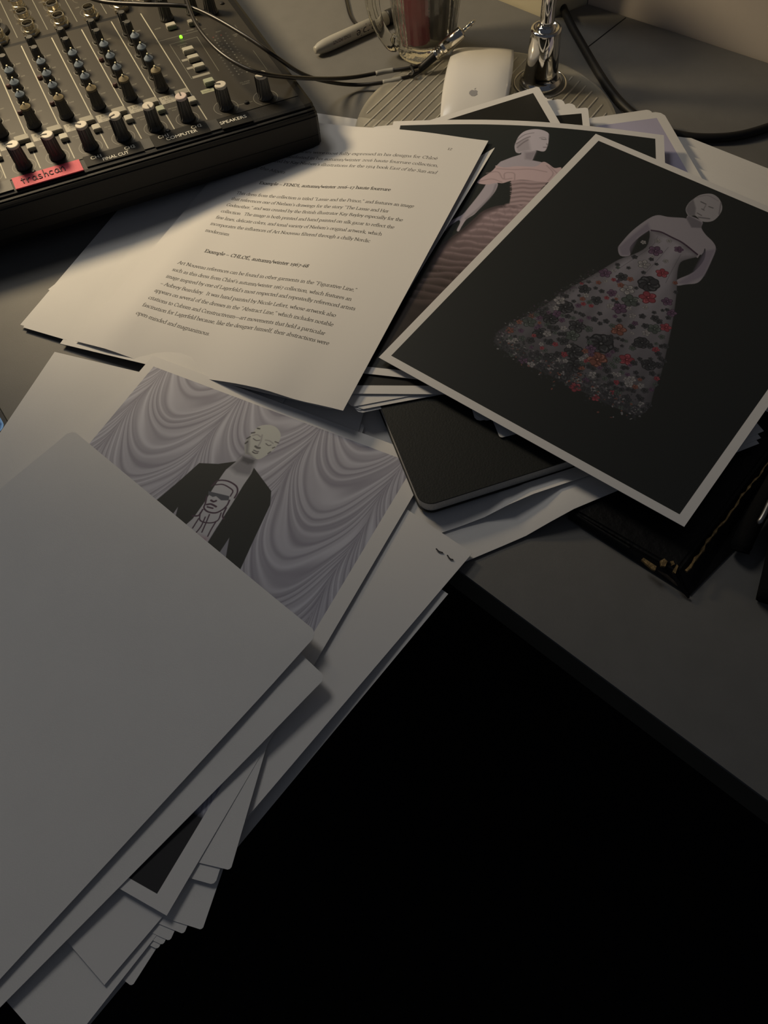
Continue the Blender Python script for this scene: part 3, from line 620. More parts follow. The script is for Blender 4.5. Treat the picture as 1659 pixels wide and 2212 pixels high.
AS.build('text_page', 'typed page of text about dresses, numbered 12, in front of the mixer', 'paper', print_mat('text_page_print', cv.image('text_page'), .8, .25), nx=24, ny=24)
# --- sheets at the right of the pile -------------------------------------------
for k, (px, py, z, lab) in enumerate(((1462, 292, .0030, 'lowest long white sheet behind the flower dress print at the right'), (1478, 316, .0048, 'white sheet one step above the lowest at the right edge, behind the flower dress print'),
        (1498, 345, .0066, 'white sheet two steps above the lowest at the right edge, behind the flower dress print'), (1520, 374, .0084, 'white sheet on top of the stack at the right edge, touching the flower dress print'))):
    o_ = P(px, py, z); dd = V(cos(radians(-46.5)), sin(radians(-46.5)), 0)
    up = V(-dd.y, dd.x, 0); bl = o_ - dd*.012 - up*.19
    ps(rigid(bl, -46.5, (.0170+z*.5, .0150+z*.5, z, z), LH, .19, zf=lambda u, v: .0022*sst(.945, 1, v)), 'paper_sheet', lab)
M_lv = border_mat('lavender_picture_print', alb((128, 118, 112), REFP), PAPER, .035, .028, .6)
Sheet('TR', (1404, 236), (.0193, .0160, .0115, .0186), 4).build('photo_print', 'pale print almost hidden, its corner left of the rounded lavender print corner', 'print', M_lv, rc=.003)
Sheet('TR', (1431, 240), (.0195, .0170, .0125, .0188), 2.5).build('photo_print', 'print with pale lavender picture and rounded corner, right of the pink dress print', 'print', M_lv, rc=.006)
# small cards
ps(Sheet('BL', (1080, 946), .0185, 8, w=.09, h=.14), 'index_card', 'white card lying on the black notebook, partly under the flower dress print', rc=.0015)
for k, (px, py, z) in enumerate(((1640, 958, .0165), (1644, 946, .0170), (1650, 931, .0175))):
    ps(Sheet('BR', (px, py), z, 15+k*1.0, w=.085, h=.13), 'index_card', ('lowest', 'middle', 'topmost')[k]+' of the fanned cards poking out right of the flower dress print')
for o in list(COL.objects):
    if o.name.startswith('index_card'): o['category'] = 'card'; o['group'] = 'small cards under the flower dress print'
    if o.get('group') == '': del o['group']
# --- flower dress print ----------------------------------------------------------
BS = Sheet(quad=[(818, 772, .0262), (1478, 1138, .0262), None, (1287, 289, .0340)])
BS.c[2].z = .0262
REFB = (138, 130, 112)
cv = Canvas(1400, 1812, PAPER)
bu, bv = .027, .0215
cv.poly([(bu, bv), (1-bu, bv), (1-bu, 1-bv), (bu, 1-bv)], alb((21, 21, 17), REFB), 1)
cr = U(BS, crop(1020, 380, 2.596)); skb = alb((86, 79, 74), REFB)
cv.poly(cr([(985, 262), (1305, 400), (1265, 460), (1000, 335)]), skb, 2)
cv.poly(cr(cs([(1180, 235), (1100, 230), (1040, 220), (985, 242), (900, 305), (840, 370), (818, 405), (832, 448), (885, 445), (885, 400), (935, 345), (1000, 300), (1030, 285), (1260, 440), (1305, 405), (1300, 470), (1240, 540), (1150, 582), (1148, 614), (1200, 608), (1262, 600), (1300, 560), (1340, 480), (1366, 410), (1350, 370), (1310, 330), (1285, 290), (1290, 255), (1215, 222), (1200, 238)])), skb, 2.5)
cv.poly(cr([(820, 400), (900, 330), (985, 262), (1000, 300), (930, 345), (880, 445), (835, 445)]), alb((62, 54, 56), REFB), 14, .6)
cv.poly(cr([(1305, 420), (1366, 410), (1300, 560), (1200, 608), (1150, 600), (1240, 540)]), alb((66, 58, 60), REFB), 14, .6)
cv.poly(cr([(1200, 238), (1215, 222), (1290, 262), (1285, 292), (1230, 290)]), alb((48, 44, 42), REFB), 8, .7)
dress = [(1005, 305), (1100, 330), (1180, 375), (1265, 445), (1215, 465), (1168, 485), (1150, 545), (1147, 640), (1133, 760), (1112, 880), (1090, 980), (1062, 1100), (1022, 1200), (992, 1300), (930, 1342), (850, 1320), (700, 1252), (500, 1150), (300, 1052), (140, 952), (128, 905), (160, 860), (300, 790), (400, 730), (500, 660), (600, 600), (720, 530), (820, 470), (905, 440), (975, 400), (995, 345)]
dp = cr(cs(dress, 3)); c0 = cr([(1100, 400)])[0]; c1_ = cr([(450, 1150)])[0]
def modd(X, Y, d):
    ax = np.array(c1_)-np.array(c0); t = np.clip(((X-c0[0])*ax[0]+(Y-c0[1])*ax[1])/(ax@ax), 0, 1.15)[..., None]
    fold = (.93+.09*np.sin(X*55+Y*18)+.05*np.sin(X*130))[..., None]; ed = np.clip(.55+d/70, .5, 1)[..., None]
    return (np.array(alb((84, 78, 73), REFB))*(1-t)+np.array(alb((44, 41, 38), REFB))*t)*fold*ed
cv.poly(dp, (0, 0, 0), 4, 1, modd)
cv.line(cr([(1005, 305), (1060, 315), (1120, 345), (1180, 375), (1262, 440)]), 9, alb((34, 24, 28), REFB), 2.5)
for pts in ([(1040, 340), (1000, 400), (830, 515)], [(1100, 400), (1040, 470), (945, 575)], [(1170, 440), (1120, 530), (1085, 600)]): cv.line(cr(pts), 2.2, alb((48, 44, 42), REFB), 1.5, .8)
def inside(p, poly):
    c = False
    for i in range(len(poly)):
        (ax, ay), (bx, by) = poly[i], poly[i-1]
        if (ay > p[1]) != (by > p[1]) and p[0] < (bx-ax)*(p[1]-ay)/(by-ay)+ax: c = not c
    return c
def rosette(x, y, r, col, big=False):
    cx, cy = cr([(x, y)])[0]; R = r*.92*cv.w/1400*1.0
    npet = 5 if not big else 8; a0 = rng.uniform(0, 6)
    dk = tuple(np.array(col)*.45); lt = tuple(np.minimum(np.array(col)*2.2+.05, .5))
    if big: cv.ell((cx, cy), R, R, dk, soft=3)
    for k in range(npet):
        a = a0+2*pi*k/npet; px, py = cx+.58*R*cos(a)/cv.w, cy+.58*R*sin(a)/cv.h
        cv.ell((px, py), R*.50, R*.44, dk, a, 2); cv.ell((px, py), R*.40, R*.34, col, a, 3)
        if rng.random() < .6: cv.line([(px-.28*R*sin(a)/cv.w, py+.28*R*cos(a)/cv.h), (px+.3*R*cos(a)/cv.w, py+.3*R*sin(a)/cv.h), (px+.2*R*sin(a)/cv.w, py-.2*R*cos(a)/cv.h)], max(1.5, R*.11), lt, 1.8, .5)
    cv.ell((cx, cy), R*.25, R*.25, dk, soft=2); cv.ell((cx+1.5/cv.w, cy+1.5/cv.h), R*.1, R*.1, lt, soft=1.5)
CC_ = {'k': (29, 28, 26), 'p': (48, 34, 40), 'r': (74, 31, 31), 'g': (41, 43, 36), 'w': (74, 69, 62), 'o': (66, 40, 30)}
CC_ = {k: alb(v, REFB) for k, v in CC_.items()}
big = [(990, 605, 50, 'k', 1), (720, 940, 58, 'k', 1), (570, 985, 42, 'k', 1), (700, 1030, 44, 'o', 1), (865, 1030, 34, 'r', 0), (820, 862, 36, 'o', 0), (950, 935, 34, 'k', 1), (588, 842, 40, 'k', 0), (440, 800, 36, 'k', 1), (1065, 545, 30, 'r', 0), (1027, 420, 34, 'p', 0), (963, 496, 30, 'w', 0), (985, 682, 40, 'r', 0), (888, 700, 40, 'g', 0), (825, 742, 36, 'p', 0), (870, 637, 34, 'w', 0), (745, 545, 30, 'p', 0), (840, 567, 28, 'k', 0), (630, 635, 30, 'k', 0), (520, 735, 40, 'k', 1), (490, 698, 28, 'w', 0), (695, 698, 28, 'k', 0), (1158, 412, 22, 'p', 0), (1093, 705, 26, 'p', 0), (1118, 768, 24, 'p', 0), (1085, 850, 26, 'r', 0), (1020, 858, 30, 'g', 0), (320, 820, 32, 'g', 0), (380, 880, 34, 'k', 0), (575, 1062, 44, 'k', 1), (500, 1110, 40, 'k', 0), (785, 657, 24, 'p', 0), (990, 1060, 32, 'k', 1), (560, 895, 34, 'g', 0), (1040, 365, 16, 'w', 0), (1105, 365, 14, 'w', 0), (1085, 478, 14, 'w', 0), (960, 372, 14, 'w', 0)]
for x, y, r, c, b in big: rosette(x, y, r, CC_[c], bool(b))
n_ = 0; placed = [(x, y, r) for x, y, r, c, b in big]
while n_ < 420:
    x = rng.uniform(130, 1150); y = rng.uniform(450, 1340)
    if not inside((x, y), dress): n_ += .2; continue
    dn = (y-450)/900+(1000-x)/1800
    if rng.random() > .12+dn: continue
    r = rng.uniform(9, 15)+rng.random()**3*16*dn
    if any((x-a)**2+(y-b)**2 < ((r+c)*.72)**2 for a, b, c in placed): n_ += .25; continue
    placed.append((x, y, r)); rosette(x, y, r, CC_[rng.choice(list('kkkkkpgwgkorkw'))]); n_ += 1
for k in range(900):      # ragged beaded hem
    t = rng.random(); x = 140+800*t+rng.normal()*14; y = 930+400*t+rng.normal()*30-12*abs(rng.normal())
    cv.ell(cr([(x, y)])[0], rng.uniform(2, 7), rng.uniform(2, 5), CC_['k'] if rng.random() < .8 else CC_[rng.choice(list('wgog'))], rng.uniform(0, 3), 1.5, .9)
for k in range(420):
    t = rng.random(); x = 130+570*t+rng.normal()*8; y = 880-370*t+rng.normal()*10+25*abs(rng.normal())
    cv.ell(cr([(x, y)])[0], rng.uniform(2, 6), rng.uniform(2, 4), CC_['k'] if rng.random() < .7 else CC_[rng.choice(list('wgp'))], rng.uniform(0, 3), 1.5, .8*(1-t*.6))
hd = [(1240, 130), (1280, 106), (1340, 100), (1382, 125), (1402, 170), (1392, 210), (1350, 252), (1290, 255), (1250, 222), (1215, 226), (1197, 190), (1212, 155)]
cv.poly(cr(cs(hd)), alb((92, 86, 78), REFB), 2)
cv.poly(cr([(1240, 130), (1255, 180), (1250, 222), (1215, 226), (1197, 190), (1212, 155)]), alb((52, 48, 45), REFB), 8, .7)
for pts, wd, cl in (([(1283, 145), (1310, 158)], 7, (38, 34, 32)), ([(1328, 172), (1350, 180)], 7, (42, 38, 35)), ([(1288, 185), (1300, 192)], 6, (44, 38, 36)), ([(1262, 208), (1286, 222)], 5, (34, 28, 27)), ([(1310, 165), (1298, 186)], 4, (60, 55, 50)), ([(1260, 120), (1320, 110), (1380, 140)], 4, (72, 66, 60)), ([(1270, 232), (1330, 240)], 9, (54, 50, 46)), ([(1395, 150), (1385, 215)], 6, (64, 58, 54))):
    cv.line(cr(pts), wd, alb(cl, REFB), 4, .85)
BS.build('photo_print', 'large photo print of a mannequin in a flower-covered strapless gown on black', 'print', print_mat('flower_dress_photo', cv.image('flower_dress'), .5), nx=20, ny=24)
# ------------------------------------------------------------------ black notebook
nz0, nz1 = .0056, .0172
def nb_frame():
    a = P(833, 905, nz1); b = P(903, 1052, nz1); y_ = (a-b); y_.z = 0; y_.normalize(); x_ = V(y_.y, -y_.x, 0); return b, x_, y_
nb, nx_, ny_ = nb_frame(); nb = P(905, 1078, nz1) - ny_*.004; 
yaw_n = radians(11.5); nx_ = V(cos(yaw_n), sin(yaw_n), 0); ny_ = V(-sin(yaw_n), cos(yaw_n), 0)
cA = P(833, 905, nz1); cB = P(1180, 1010, nz1)
# corner where the left edge line meets the bottom edge line
u_ = (cA-cB).dot(nx_); nbc = cB + nx_*u_; nbc.z = 0
fN = lambda x, y, z: V(nbc.x+nx_.x*x+ny_.x*y, nbc.y+nx_.y*x+ny_.y*y, z)
root = thing('notebook', 'black soft-cover notebook with rounded corners lying on white sheets', 'notebook', tuple(fN(0, 0, nz0)))
bm = BM(); prism(bm, roundrect(.130, .205, .009, 8), nz1-.0011, nz1, fN); obj('cover', bm, M_note, root)
bm = BM(); prism(bm, roundrect(.130, .205, .009, 8), nz0, nz0+.0011, fN); obj('cover', bm, M_note, root)
bm = BM(); prism(bm, roundrect(.1285, .203, .0085, 8, .0008, .001), nz0+.0011, nz1-.0011, fN); obj('page_block', bm, M_pages, root)
# ------------------------------------------------------------------ black leather case with gold edging
a = P(1222, 1122, .0); b = P(1490, 1293, 0); bd = (b-a).normalized(); bn = V(-bd.y, bd.x, 0); L_ = (b-a).length
fB = lambda x, y, z: V(a.x+bd.x*x+bn.x*y, a.y+bd.y*x+bn.y*y, z)
root = thing('leather_case', 'black leather case with worn gold edging under the flower dress print', 'case', tuple(fB(0, 0, 0)))
tx = L_-.012; ZT = .0095
bm = BM(); bot = [(-.0, 0), (L_, 0), (L_+.028, .21), (-.0, .21)]; topp = [(-.0, .003), (tx-.002, .006), (tx+.002, .21), (-.0, .21)]
vb = [bm.verts.new(fB(x, y, .0004)) for x, y in bot]; vt = [bm.verts.new(fB(x, y, ZT)) for x, y in topp]
bm.faces.new(vb[::-1]); bm.faces.new(vt)
for i in range(4): bm.faces.new((vb[i], vb[(i+1) % 4], vt[(i+1) % 4], vt[i]))
bmesh.ops.bevel(bm, geom=bm.edges[:], offset=.0012, segments=2, affect='EDGES'); obj('body', bm, M_leather, root, smooth=False)
bm = BM(); pts = [fB(x, .0022, .0078-.0004*sin(x*90)) for x in np.linspace(.004, tx-.03, 14)]; tube(bm, pts, .0009, 6); obj('front_piping', bm, M_leather, root)
bm = BM(); pts = []
for k, y in enumerate(np.linspace(.008, .125, 34)): pts.append(fB(tx+.002+.00035*sin(k*1.7)+.0004*sin(k*.6)+y*.02, y, ZT+.0001+.0002*sin(k*2.3)))
tube(bm, pts, [max(.0003, .0009*(1-.6*k/34)+.0004*sin(k*2.9)) for k in range(34)], 6); obj('edging', bm, M_gold, root)
g3 = crop(1140, 1000, 3.197)
for w_, q in ((.0022, [(785, 668), (800, 655), (890, 715), (880, 742), (860, 735)]), (.001, [(915, 675), (945, 660), (965, 680), (950, 715), (920, 710)]), (.001, [(985, 680), (1005, 675), (1015, 700), (995, 708)]), (.001, [(1000, 748), (1030, 700), (1040, 712), (1020, 765)])):
    pts = [P(*g3(*p), ZT+.0004) for p in q]; bm = BM(); prism(bm, [(p.x, p.y) for p in pts], ZT-.0012, ZT+.0005)
    bmesh.ops.recalc_face_normals(bm, faces=bm.faces[:]); obj('gold_corner', bm, M_gold, root)
bm = BM(); pts = [P(*g3(*p), z) for p, z in (((895, 740), .0090), ((1050, 860), .0042), ((1035, 835), .0060), ((960, 768), .0088))]
q = [bm.verts.new(p) for p in pts]; bm.faces.new(q); r_ = bmesh.ops.extrude_face_region(bm, geom=bm.faces[:])
for v in [g for g in r_['geom'] if isinstance(g, bmesh.types.BMVert)]: v.co += V(.0004, -.0006, -.0006)
obj('worn_patch', bm, mat('bare_leather', (.10, .075, .05), .7, bump=.4, var=.4, vscale=300), root)
bm = BM(); tube(bm, [P(*g3(1005, 765), ZT), P(*g3(1050, 850), .0055), P(*g3(1112, 930), .0016)], [.0009, .0012, .0008], 6); obj('corner_flap', bm, M_leather, root)
M_strap = mat('strap_webbing', (.006, .006, .006), .9, spec=.15, bump=.4, bscale=900)
# black strap with metal clasp at the right edge
root = thing('shoulder_strap', 'black strap loop with a grey metal glint at the right edge, beside the leather case', 'strap', tuple(P(1600, 1190, .0)))
bm = BM(); pts = [P(1598, 1192, .006), P(1606, 1168, .009), P(1630, 1120, .013), P(1668, 1055, .016), P(1720, 960, .016), P(1760, 880, .012)]; tube(bm, catmull(pts, 6), [.0052]*3+[.0058]*28, 12); obj('strap_band', bm, M_strap, root, smooth=True)
bm = BM(); pts = [P(1668, 1300, .006), P(1690, 1200, .010), P(1700, 1120, .014), P(1740, 1000, .012)]; tube(bm, catmull(pts, 6), .0085, 12); obj('strap_band', bm, M_strap, root, smooth=True)
bm = BM(); tube(bm, catmull([P(1638, 1132, .020), P(1650, 1112, .0215), P(1664, 1082, .0225)], 4), [.0006]+[.0016]*7+[.0016], 8); obj('clasp', bm, mat('dull_metal', (.35, .34, .33), .35, .9), root, smooth=True)
# ------------------------------------------------------------------ tablet at the left
a, b = P(-30, 833, .0066), P(24, 926, .0066); td = (b-a).normalized(); tn = V(td.y, -td.x, 0)
fT = lambda x, y, z: V(b.x-td.x*x+tn.x*y, b.y-td.y*x+tn.y*y, z)
root = thing('tablet', 'dark framed tablet with a blue lit screen at the left edge of the desk', 'tablet', tuple(fT(0, 0, 0)))
bm = BM(); prism(bm, roundrect(.24, .17, .008, 5), .0003, .0066, fT); bmesh.ops.recalc_face_normals(bm, faces=bm.faces[:]); obj('body', bm, M_black, root)
ms = mat('blue_screen', (.01, .015, .03), .15, emit=(.09, .20, .42), estr=.55); nt = ms.node_tree
tc = nt.nodes.new('ShaderNodeTexCoord'); nz = nt.nodes.new('ShaderNodeTexWave'); nz.inputs['Scale'].default_value = 60; nz.inputs['Distortion'].default_value = 9; nz.inputs['Detail'].default_value = 3
rp = nt.nodes.new('ShaderNodeValToRGB'); rp.color_ramp.elements[0].color = (.03, .075, .17, 1); rp.color_ramp.elements[1].color = (.20, .34, .52, 1)
nt.links.new(tc.outputs['Object'], nz.inputs[0]); nt.links.new(nz.outputs[0], rp.inputs[0]); nt.links.new(rp.outputs[0], nt.nodes['Principled BSDF'].inputs['Emission Color'])
bm = BM(); prism(bm, roundrect(.24-.005, .17-.005, .006, 5, .0025, .0025), .0064, .00672, fT); bmesh.ops.recalc_face_normals(bm, faces=bm.faces[:]); obj('screen', bm, ms, root)
# ------------------------------------------------------------------ lamp : ribbed clear base, chrome column, pole and shade
LC = V(.1258, .588, 0)
root = thing('desk_lamp', 'desk lamp with round ribbed clear base and chrome column by the wall', 'lamp', (LC.x, LC.y, 0))
fL = lambda x, y, z: V(LC.x+x, LC.y+y, z)
bm = BM(); lathe(bm, [(.104, .0006), (.1095, .0016), (.1105, .004), (.109, .0066), (.106, .0075), (.0001, .0075)][0:5]+[(.001, .0075)], fL, 96); obj('base_disc', bm, M_clear, root, smooth=False)
ga = radians(49); gd = V(cos(ga), sin(ga), 0); gn = V(-sin(ga), cos(ga), 0); colc = P(1168, 168, .012); colc.z = 0; cdv = colc-LC
for k in range(-13, 14):
    o_ = k*.0080; R = .104
    if abs(o_) > R-.008: continue
    h_ = sqrt(R*R-o_*o_)-.004; segs = [(-h_, h_)]
    cy_ = cdv.dot(gn)-o_; cx_ = cdv.dot(gd)
    if abs(cy_) < .0245:
        g_ = sqrt(.0245**2-cy_**2); segs = [(s0, s1) for s0, s1 in ((-h_, min(h_, cx_-g_)), (cx_+g_, h_)) if s1-s0 > .008]
    for s0, s1 in segs:
        bm = BM(); p0 = LC+gn*o_+gd*s0; p1 = LC+gn*o_+gd*s1; p0.z = p1.z = .0074
        t = .0035; tube(bm, [p0, p0+gd*t*.4, p1-gd*t*.4, p1], [.0003, .0009, .0009, .0003], 8); obj('rib', bm, M_rib, root, smooth=True)
fC = lambda x, y, z: V(colc.x+x, colc.y+y, z)
bm = BM(); lathe(bm, [(.0222, .0074), (.0230, .0082), (.0222, .0088), (.0215, .0082)], fC, 48, cap=False); obj('base_ring', bm, M_chrome, root, smooth=True)
bm = BM(); lathe(bm, [(.0165, .0076), (.0178, .0090), (.0178, .0112), (.0160, .0124), (.0153, .0138), (.0140, .0200), (.0130, .0320), (.0124, .0520), (.0121, .0535), (.0095, .0542), (.0090, .0520), (.0075, .0520), (.0074, .0550), (.0062, .0560)], fC, 48); obj('column', bm, M_chrome, root, smooth=True)
bm = BM(); lathe(bm, [(.0062, .0555), (.0060, .0600), (.0060, .40)], fC, 32); obj('pole', bm, M_chrome, root, smooth=True)
bm = BM(); fS = lambda x, y, z: V(colc.x+x-.02, colc.y+y+.01, z)
lathe(bm, [(.085, .400), (.05, .475), (.035, .49), (.034, .489), (.049, .473), (.083, .4005)], fS, 40, cap=False); obj('lamp_shade', bm, mat('shade_enamel', (.12, .11, .10), .4), root, smooth=True)
# ------------------------------------------------------------------ white mouse
mA = P(1047, 104, .014); my = V(cos(radians(74)), sin(radians(74)), 0); mx = V(my.y, -my.x, 0); MZ = .0090
def mouse_pt(s, t, lift=0.):     # s across -1..1 , t along 0(front)..1(back)
    hw = .0280*(1-.10*(abs(2*t-1))**2.4)*(1-.55*max(0, abs(2*t-1)-.93)/.07*.25)
    z = MZ+.0035+.0155*(max(0, 1-(2*t-1)**2))**.62*(1-.32*abs(s)**3.2) ; 
    p = mA - my*(.1130*t) + mx*(hw*s); return V(p.x, p.y, z+lift)
root = thing('mouse', 'white wireless computer mouse with grey fruit emblem, lying on the ribbed lamp base', 'mouse', (mA.x-my.x*.055, mA.y-my.y*.055, MZ))
bm = BM(); NS, NT = 18, 28; G = []
for j in range(NT+1):
    t = j/NT; row = []
    for i in range(NS+1):
        s = -1+2*i/NS; tt = t + (.028*(abs(s)**5)*(1 if t < .5 else -1) if j in (0, NT) else 0)
        row.append(bm.verts.new(mouse_pt(s, tt)))
    G.append(row)
for j in range(NT):
    for i in range(NS): bm.faces.new((G[j][i], G[j+1][i], G[j+1][i+1], G[j][i+1]))
bd_ = [G[0][i] for i in range(NS+1)]+[G[j][NS] for j in range(1, NT+1)]+[G[NT][i] for i in range(NS-1, -1, -1)]+[G[j][0] for j in range(NT-1, 0, -1)]
lw = [bm.verts.new(V(v.co.x, v.co.y, v.co.z-.0022)) for v in bd_]
for k in range(len(bd_)): bm.faces.new((bd_[k], bd_[(k+1) % len(bd_)], lw[(k+1) % len(bd_)], lw[k]))
bmesh.ops.recalc_face_normals(bm, faces=bm.faces[:]); obj('top_shell', bm, M_ms, root, smooth=True)
bm = BM(); pr = []
outl = [(-1, t) for t in np.linspace(.03, .97, 20)]+[(s, .985) for s in np.linspace(-.9, .9, 8)]+[(1, t) for t in np.linspace(.97, .03, 20)]+[(s, .015) for s in np.linspace(.9, -.9, 8)]
a_ = [mouse_pt(s*.97, t) for s, t in outl]; c_ = [mouse_pt(s*.80, .5+(t-.5)*.9) for s, t in outl]
va = [bm.verts.new(V(p.x, p.y, p.z-.0018)) for p in a_]; vc = [bm.verts.new(V(p.x, p.y, MZ)) for p in c_]
for k in range(len(va)): bm.faces.new((va[k], va[(k+1) % len(va)], vc[(k+1) % len(va)], vc[k]))
bm.faces.new(vc); bmesh.ops.recalc_face_normals(bm, faces=bm.faces[:]); obj('bottom_shell', bm, M_alu, root)
# emblem : apple silhouette with bite and leaf
M_emb = mat('grey_emblem', (.36, .36, .38), .35)
def emblem_pts():
    L = []
    for k in range(64):
        a = 2*pi*k/64+pi/2; x = 1.0*cos(a); y = .95*sin(a)
        if y > .4: y -= .22*math.exp(-(x/.28)**2)
        if y < -.5: y += .10*math.exp(-(x/.2)**2); x *= .86
        if (x-1.28)**2+(y-.12)**2 < .5**2: d = sqrt((x-1.28)**2+(y-.12)**2); x = 1.28-(1.28-x)/d*.5; y = .12+(y-.12)/d*.5
        L.append((x, y))
    return L
ctr = P(1023, 197, .027)
d0 = mA-ctr; t0 = d0.dot(my)/.1130; s0_ = -d0.dot(mx)/.028
def emb(poly, name):
    bm = BM(); sc_ = .0037
    q = [bm.verts.new(mouse_pt(s0_+x*sc_/.028, t0-y*sc_/.113, .00012)) for x, y in poly]; bm.faces.new(q); bmesh.ops.triangulate(bm, faces=bm.faces[:]); bmesh.ops.recalc_face_normals(bm, faces=bm.faces[:])
    if bm.faces[0].normal.z < 0: bmesh.ops.reverse_faces(bm, faces=bm.faces[:])
    return obj(name, bm, M_emb, root)
emb(emblem_pts(), 'emblem'); emb([(.02, 1.0), (.1, 1.28), (.42, 1.5), (.36, 1.2)], 'emblem_leaf')
# ------------------------------------------------------------------ marker
mk0, mk1 = P(682, 108, .0062), P(868, 24, .0062); md = (mk1-mk0).normalized(); ml = (mk1-mk0).length
root = thing('marker', 'grey permanent marker with black cap lying behind the glass mug', 'marker', tuple(mk0))
mz_ = V(0, 0, 1); mp_ = md.cross(mz_)
fM = lambda x, y, z: mk0 + md*z + mp_*x + mz_*y
bm = BM(); lathe(bm, [(.0022, -.0012), (.0030, -.0008), (.0036, .0012), (.0048, .004), (.0057, .010), (.0060, .018), (.0060, .080)], fM, 28); bmesh.ops.recalc_face_normals(bm, faces=bm.faces[:]); obj('barrel', bm, M_mark, root, smooth=True)
bm = BM(); lathe(bm, [(.0062, .0805), (.0066, .082), (.0064, .112), (.0050, .128), (.0034, .1295)], fM, 28); bmesh.ops.recalc_face_normals(bm, faces=bm.faces[:]); obj('cap', bm, M_black, root, smooth=True)
def text_obj(name, body, size, mtx, m, parent, off=0., sx=1., align='LEFT', shear=0.):
    cu = bpy.data.curves.new(name, 'FONT'); cu.body = body; cu.size = size; cu.align_x = align; cu.offset = off; cu.shear = shear; cu.resolution_u = 3
    t = bpy.data.objects.new('t_', cu); COL.objects.link(t); bpy.context.view_layer.update()
    me = bpy.data.meshes.new_from_object(t.evaluated_get(bpy.context.evaluated_depsgraph_get())); bpy.data.objects.remove(t)
    bm = BM(); bm.from_mesh(me); bpy.data.meshes.remove(me)
    for v in bm.verts: v.co = mtx(v.co.x*sx, v.co.y, v.co.z)
    return obj(name, bm, m, parent)
def onmarker(ang0):
    return lambda x, y, z: (lambda a: mk0 + md*(x+.0) + (mp_*cos(a)+mz_*sin(a))*.00606)(ang0 + y/.006)
M_ink = mat('marker_ink', (.03, .03, .035), .6)
text_obj('lettering', 'Sharpie', .0095, lambda x, y, z: onmarker(radians(38))(.074-x, -y, z), M_ink, root, sx=1.1, shear=.3)
text_obj('lettering', 'FINE POINT', .0038, lambda x, y, z: onmarker(radians(38))(.036-x, -y, z), M_ink, root)
# ------------------------------------------------------------------ cut glass mug with two things standing in it
MC = P(920, 108, 0); MC.z = 0
root = thing('glass_mug', 'clear cut glass mug with handle at the back of the desk', 'mug', tuple(MC))
fG = lambda x, y, z: V(MC.x+x, MC.y+y, z)
out_ = [(.0245, .0004), (.0275, .0012), (.0285, .004), (.0270, .008), (.0290, .014), (.0325, .045), (.0350, .09), (.0362, .128), (.0366, .130)]
inn_ = [(.0345, .130), (.0340, .126), (.0325, .09), (.0300, .045), (.0262, .016), (.0200, .0125), (.0005, .0120)]
bm = BM(); rg = []
for r, z in [(q[0]*.93, q[1]) for q in out_+inn_]:
    ring = []
    for i in range(48):
        a = 2*pi*i/48; rr = r*(1+(.035*abs(sin(6*a)) if .006 < z < .12 and r > .024 else 0)); ring.append(bm.verts.new(fG(rr*cos(a), rr*sin(a), z)))
    rg.append(ring)
for A_, B_ in zip(rg, rg[1:]):
    for i in range(48): bm.faces.new((A_[i], A_[(i+1) % 48], B_[(i+1) % 48], B_[i]))
bm.faces.new(rg[0][::-1]); bm.faces.new(rg[-1]); bmesh.ops.recalc_face_normals(bm, faces=bm.faces[:]); obj('glass_body', bm, M_glass, root)
hy = MC.y-.004
hp = [V(MC.x-.026, hy, .017), PY(848, 96, hy), PY(824, 66, hy), PY(808, 25, hy), PY(803, -25, hy), PY(812, -80, hy), V(MC.x-.032, hy, .108)]
bm = BM(); tube(bm, catmull(hp, 6), [.0060+.0005*sin(k*.35) for k in range(37)], 8); obj('handle', bm, M_glass, root, smooth=True)
th = thing('red_lighter', 'dark red plastic stick standing in the glass mug, left half', 'lighter', (MC.x-.008, MC.y-.004, .0135))
tp = V(MC.x-.008, MC.y-.004, .0135)
bm = BM(); tube(bm, [tp, tp+V(-.004, .002, .10)], .0118, 20); obj('barrel', bm, M_red, th, smooth=False)
bm = BM(); tube(bm, [tp+V(-.004, .002, .1005), tp+V(-.0044, .0022, .116)], .0085, 20); obj('cap', bm, M_dark, th)
th = thing('black_pen', 'black round stick standing in the glass mug, right half', 'pen', (MC.x+.012, MC.y-.002, .0135))
tp = V(MC.x+.0125, MC.y-.001, .0135)
bm = BM(); tube(bm, [tp, tp+V(.003, .002, .10)], .0112, 20); obj('barrel', bm, M_dark, th)
bm = BM(); tube(bm, [tp+V(.003, .002, .1005), tp+V(.0034, .0022, .118)], .0080, 20); obj('cap', bm, M_dark, th)
# ------------------------------------------------------------------ cables
def cable(name, pts, r, label, m=M_cable, n=8, cat='cable'):
    bm = BM(); tube(bm, catmull([P(*p) for p in pts], n), r, 10); return tag(obj(name, bm, m, smooth=True, origin=P(*pts[0])), label, cat)
cable('power_cord', [(1188, -60, .004), (1222, 30, .004), (1262, 104, .004), (1312, 186, .004), (1360, 240, .004), (1420, 277, .0038), (1476, 294, .0038), (1540, 298, .004), (1605, 291, .004), (1680, 268, .004), (1760, 235, .004)], .0036, 'thick black power cord curving across the desk behind the prints', M_rubber)
cable('thin_cable', [(735, -60, .0016), (748, 0, .0016), (756, 32, .0016), (768, 50, .0016), (783, 55, .0016), (797, 45, .0016), (803, 15, .0016), (806, -40, .0016)], .0016, 'thin dark brown cable looping behind the marker')
root = thing('audio_cable', 'thin black split audio cable with silver plug, draped over the mixer', 'cable', tuple(P(930, 135, .006)))
k1 = [(396, -30, .085), (410, 20, .082), (430, 62, .080), (470, 108, .078), (520, 142, .075), (572, 160, .070), (640, 168, .050), (715, 170, .022), (770, 166, .009), (830, 155, .0075), (880, 148, .0095), (915, 139, .0105), (945, 122, .0115)]
